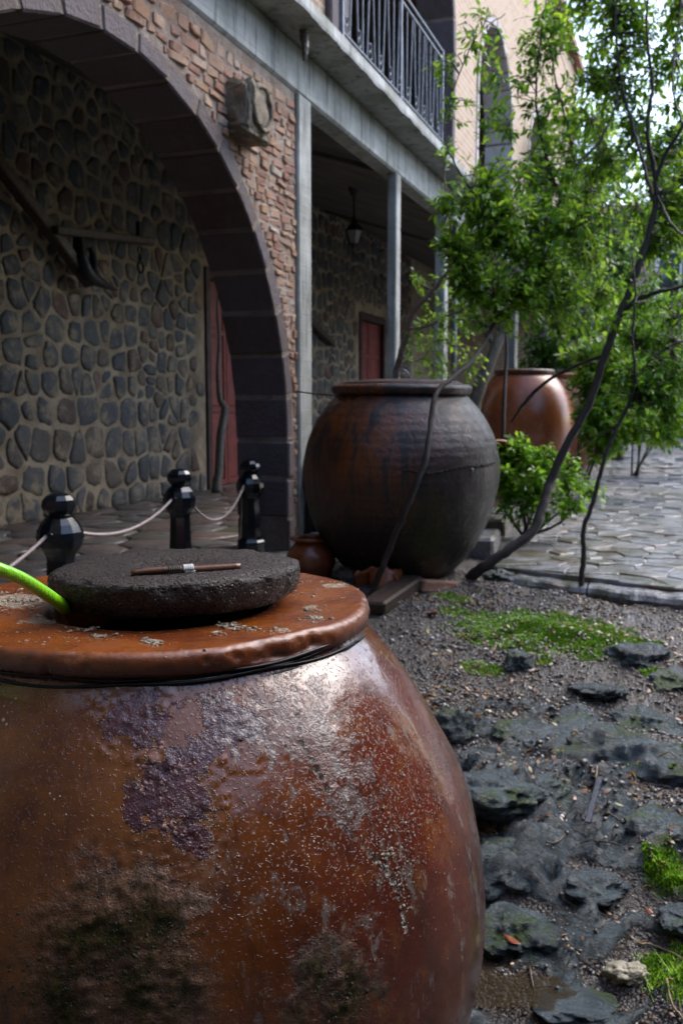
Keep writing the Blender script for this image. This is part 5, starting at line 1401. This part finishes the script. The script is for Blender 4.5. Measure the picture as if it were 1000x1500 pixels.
# C: pale leaning trunk by the glossy jar
b = np.array([*atd(690, 640, 8.4)[:2], .05]); 
C = Plant('leaning_tree', b, 'leaning tree with pale rough trunk between the dark jar and glossy jar', 'tree'); C.k = 1.6
C.stem([(680,660,8.4),(692,600,8.4),(706,558,8.4),(725,510,8.45),(742,465,8.5),(750,425,8.5),(762,380,8.55),(790,330,8.6)], [.075,.065,.055,.05,.045,.035,.02], GREYWOOD, 'trunk', 10)
C.stem([(737,648,8.2),(738,590,8.2),(741,540,8.25),(742,480,8.3),(745,430,8.4)], [.02,.018,.014,.01], BARK)
C.stem([(725,510,8.45),(700,455,8.5),(690,400,8.55),(700,330,8.6)], [.025,.018,.012,.006], GREYWOOD)
C.stem([(750,425,8.5),(800,400,8.7),(850,350,9),(880,300,9)], [.025,.02,.012,.006], GREYWOOD)
for px, py, rp, dd, nt_, nl_ in [(800,440,60,.4,34,9),(850,400,60,.6,30,9),(860,470,50,.6,26,9),(700,260,45,.2,9,8),(720,380,50,.1,24,9),(880,350,60,.6,30,9),(780,300,60,.3,24,9),(830,250,60,.5,20,9),(680,450,40,0,10,8),(660,220,30,.2,4,7)]:
    C.clump(px, py, rp, 8.4+dd, nt_, nl_, .06, LEAFD)
C.finish(40)
# D: pinkish branch behind the dark jar
b = np.array([*atd(578, 610, 7.6)[:2], .05])
D = Plant('pink_barked_shrub', b, 'sparse shrub with pinkish bare branches rising behind the dark jar lid', 'shrub')
D.stem([(572,640,7.6),(578,560,7.6),(586,520,7.55),(597,482,7.5),(606,455,7.45),(630,430,7.4),(655,398,7.35),(682,365,7.3)], [.03,.027,.025,.022,.02,.017,.012], BARKP, 'trunk', 9)
D.stem([(655,398,7.35),(662,365,7.3),(652,335,7.3),(655,300,7.3),(650,250,7.3),(660,200,7.3)], [.012,.01,.008,.005], BARKP)
D.stem([(597,482,7.5),(625,478,7.5),(660,460,7.5),(690,450,7.5)], [.012,.01,.006], BARKP)
D.stem([(586,520,7.55),(610,530,7.6),(640,500,7.6)], [.008,.006,.003], BARKP)
for px, py, rp, dd, nt_, nl_ in [(610,410,22,0,4,7),(640,470,38,0,9,7),(620,510,30,0,7,7),(670,500,38,0,9,7),(660,420,30,0,6,7),(640,540,28,0,6,7),(650,220,25,-.2,3,7),(690,540,25,0,6,7)]:
    D.clump(px, py, rp, 7.5+dd, nt_, nl_, .04, LEAF)
D.finish(20, BARKP)
# E: thin upright sapling in front of the step
b = gp(850, 872); d0 = float((b-CAM)@FW)
E = Plant('thin_sapling', b, 'thin bare sapling standing at the edge of the stone step', 'sapling')
E.stem([(849,878,d0),(852,845,d0),(855,810,d0),(854,778,d0),(868,735,d0),(884,675,d0),(902,628,d0),(926,580,d0),(930,552,d0),(926,500,d0),(930,430,d0),(925,370,d0)], [.019,.018,.016,.015,.014,.012,.010,.008,.006,.004], BARK, 'trunk', 9)
E.stem([(902,628,d0),(870,640,d0+.1),(850,660,d0+.2)], [.006,.004])
E.stem([(930,552,d0),(960,520,d0),(990,500,d0)], [.006,.003])
for px, py, rp, dd, nt_, nl_ in [(930,500,40,.0,18,9),(975,510,40,0,20,9),(920,560,35,.1,15,9),(960,580,40,0,22,9),(1000,560,45,0,24,9),(985,610,30,0,12,9),(940,450,40,.1,14,9),(990,460,45,0,18,9)]:
    E.clump(px, py, rp, d0+dd+(.5 if py < 540 else 0), nt_, nl_, .045, LEAFB)
E.finish(40)
# shrubs
def shrub(name, px, pyb, d, label, clumps, size, mat, zb=None, single=0, group=None, stems=4):
    g = atd(px, pyb, d); 
    s = Plant(name, (g[0], g[1], zb if zb is not None else pathz(g[1])), label, 'shrub', group); s.k = 2.6
    for k in range(stems):
        c = clumps[k % len(clumps)]; P = catmull([s.b+rng.normal(0, .03, 3)*[1, 1, 0], (s.b+atd(c[0], c[1], d+c[3]))/2+rng.normal(0, .06, 3), atd(c[0], c[1], d+c[3])], 5)
        mk('stem', *tube(P-s.b, [.014, .01, .004], 6), BARK, s.t, True); s.nodes.append(P)
    for px_, py_, rp, dd, nt_, nl_ in clumps: s.clump(px_, py_, rp, d+dd, nt_, nl_, size, mat)
    s.finish(single)
shrub('leafy_shrub', 770, 760, 7.3, 'bright green leafy shrub spilling over the kerb in front of the glossy jar',
      [(758,668,34,0,16,10),(796,672,32,0,13,9),(738,705,32,-.1,18,10),(785,705,40,-.1,20,10),(752,738,30,-.1,14,9),(828,690,34,.1,10,9),(838,735,28,0,9,9),(795,742,28,-.1,9,9),(866,715,26,.2,6,9),(725,665,16,0,4,8)], .055, LEAFB, .06, 60, None, 7)
shrub('leafy_shrub', 850, 690, 10.5, 'long leaved green shrub between the glossy jar and the path',
      [(868,605,30,0,30,10),(880,620,40,0,36,10),(905,545,40,0,30,10),(870,560,40,.2,34,10),(880,655,26,0,14,9),(900,590,35,.2,26,9),(860,520,40,.3,30,9),(905,480,40,.3,24,9),(905,635,28,-.2,14,9),(940,625,32,-.2,18,9),(980,630,30,-.3,16,9),(1010,620,30,-.3,14,9)], .075, LEAF, None, 20, None, 6)
shrub('leafy_shrub', 930, 680, 13, 'dense bright shrub overhanging the far end of the wet path',
      [(920,540,50,0,50,10),(960,580,45,0,50,10),(990,560,45,0,44,10),(960,520,45,.2,40,10),(1000,610,30,-.2,26,10),(930,610,35,0,34,10),(1000,500,50,.3,40,10),(890,520,45,.3,34,10),(1040,560,60,0,44,10),(960,630,20,-.4,12,9)], .085, LEAFB, None, 20, None, 6)
shrub('leafy_shrub', 850, 640, 15, 'dark green shrub mass behind the jars at the arcade edge',
      [(830,480,60,0,60,10),(880,460,60,0,60,10),(900,400,60,.4,50,10),(840,400,60,.4,50,10),(800,520,50,0,40,10),(870,540,50,0,40,10),(930,450,50,.5,40,10)], .10, LEAFD, None, 0, None, 6)
# taller trees further down the courtyard
def bigtree(px, d, label, clumps, size, mat, top):
    g = atd(px, 640, d); s = Plant('courtyard_tree', (g[0], g[1], pathz(g[1])-.05), label, 'tree', 'trees further down the courtyard'); s.k = 1.5
    T = atd(px, top, d); P = catmull([s.b, s.b*.5+T*.5+rng.normal(0, .1, 3), T], 6); mk('trunk', *tube(P-s.b, [.11, .08, .03], 9, .06), BARK, s.t, True); s.nodes.append(P)
    for c in clumps[:6]:
        e = atd(c[0], c[1], d+c[3]); o = P[len(P)//2+int(rng.integers(0, 4))]; Q = catmull([o, (o+e)/2+[0, 0, .1], e], 5); mk('branch', *tube(Q-s.b, [.04, .025, .008], 6), BARK, s.t, True); s.nodes.append(Q)
    for px_, py_, rp, dd, nt_, nl_ in clumps: s.clump(px_, py_, rp, d+dd, nt_, nl_, size, mat)
    s.finish(0)
bigtree(905, 16, 'dense dark tree rising behind the twisting tree near the far wing', [(880,330,55,0,60,9),(930,360,55,0,60,9),(860,270,50,0,40,9),(900,250,55,.3,44,9),(950,300,55,.3,44,9),(870,400,50,0,40,9),(910,420,50,0,40,9),(840,320,50,.3,40,9),(830,200,55,.4,36,9),(880,180,45,.3,22,9)], .11, LEAFD, 260)
bigtree(1010, 19, 'bright leafy tree standing in front of the pink brick wing', [(985,300,40,0,36,9),(1010,240,50,0,40,9),(960,240,40,0,26,9),(1030,330,50,0,50,9),(985,470,45,-.5,40,9),(1010,520,50,-.5,40,9),(950,480,45,-.5,36,9),(1050,430,60,0,40,9)], .12, LEAF, 300)
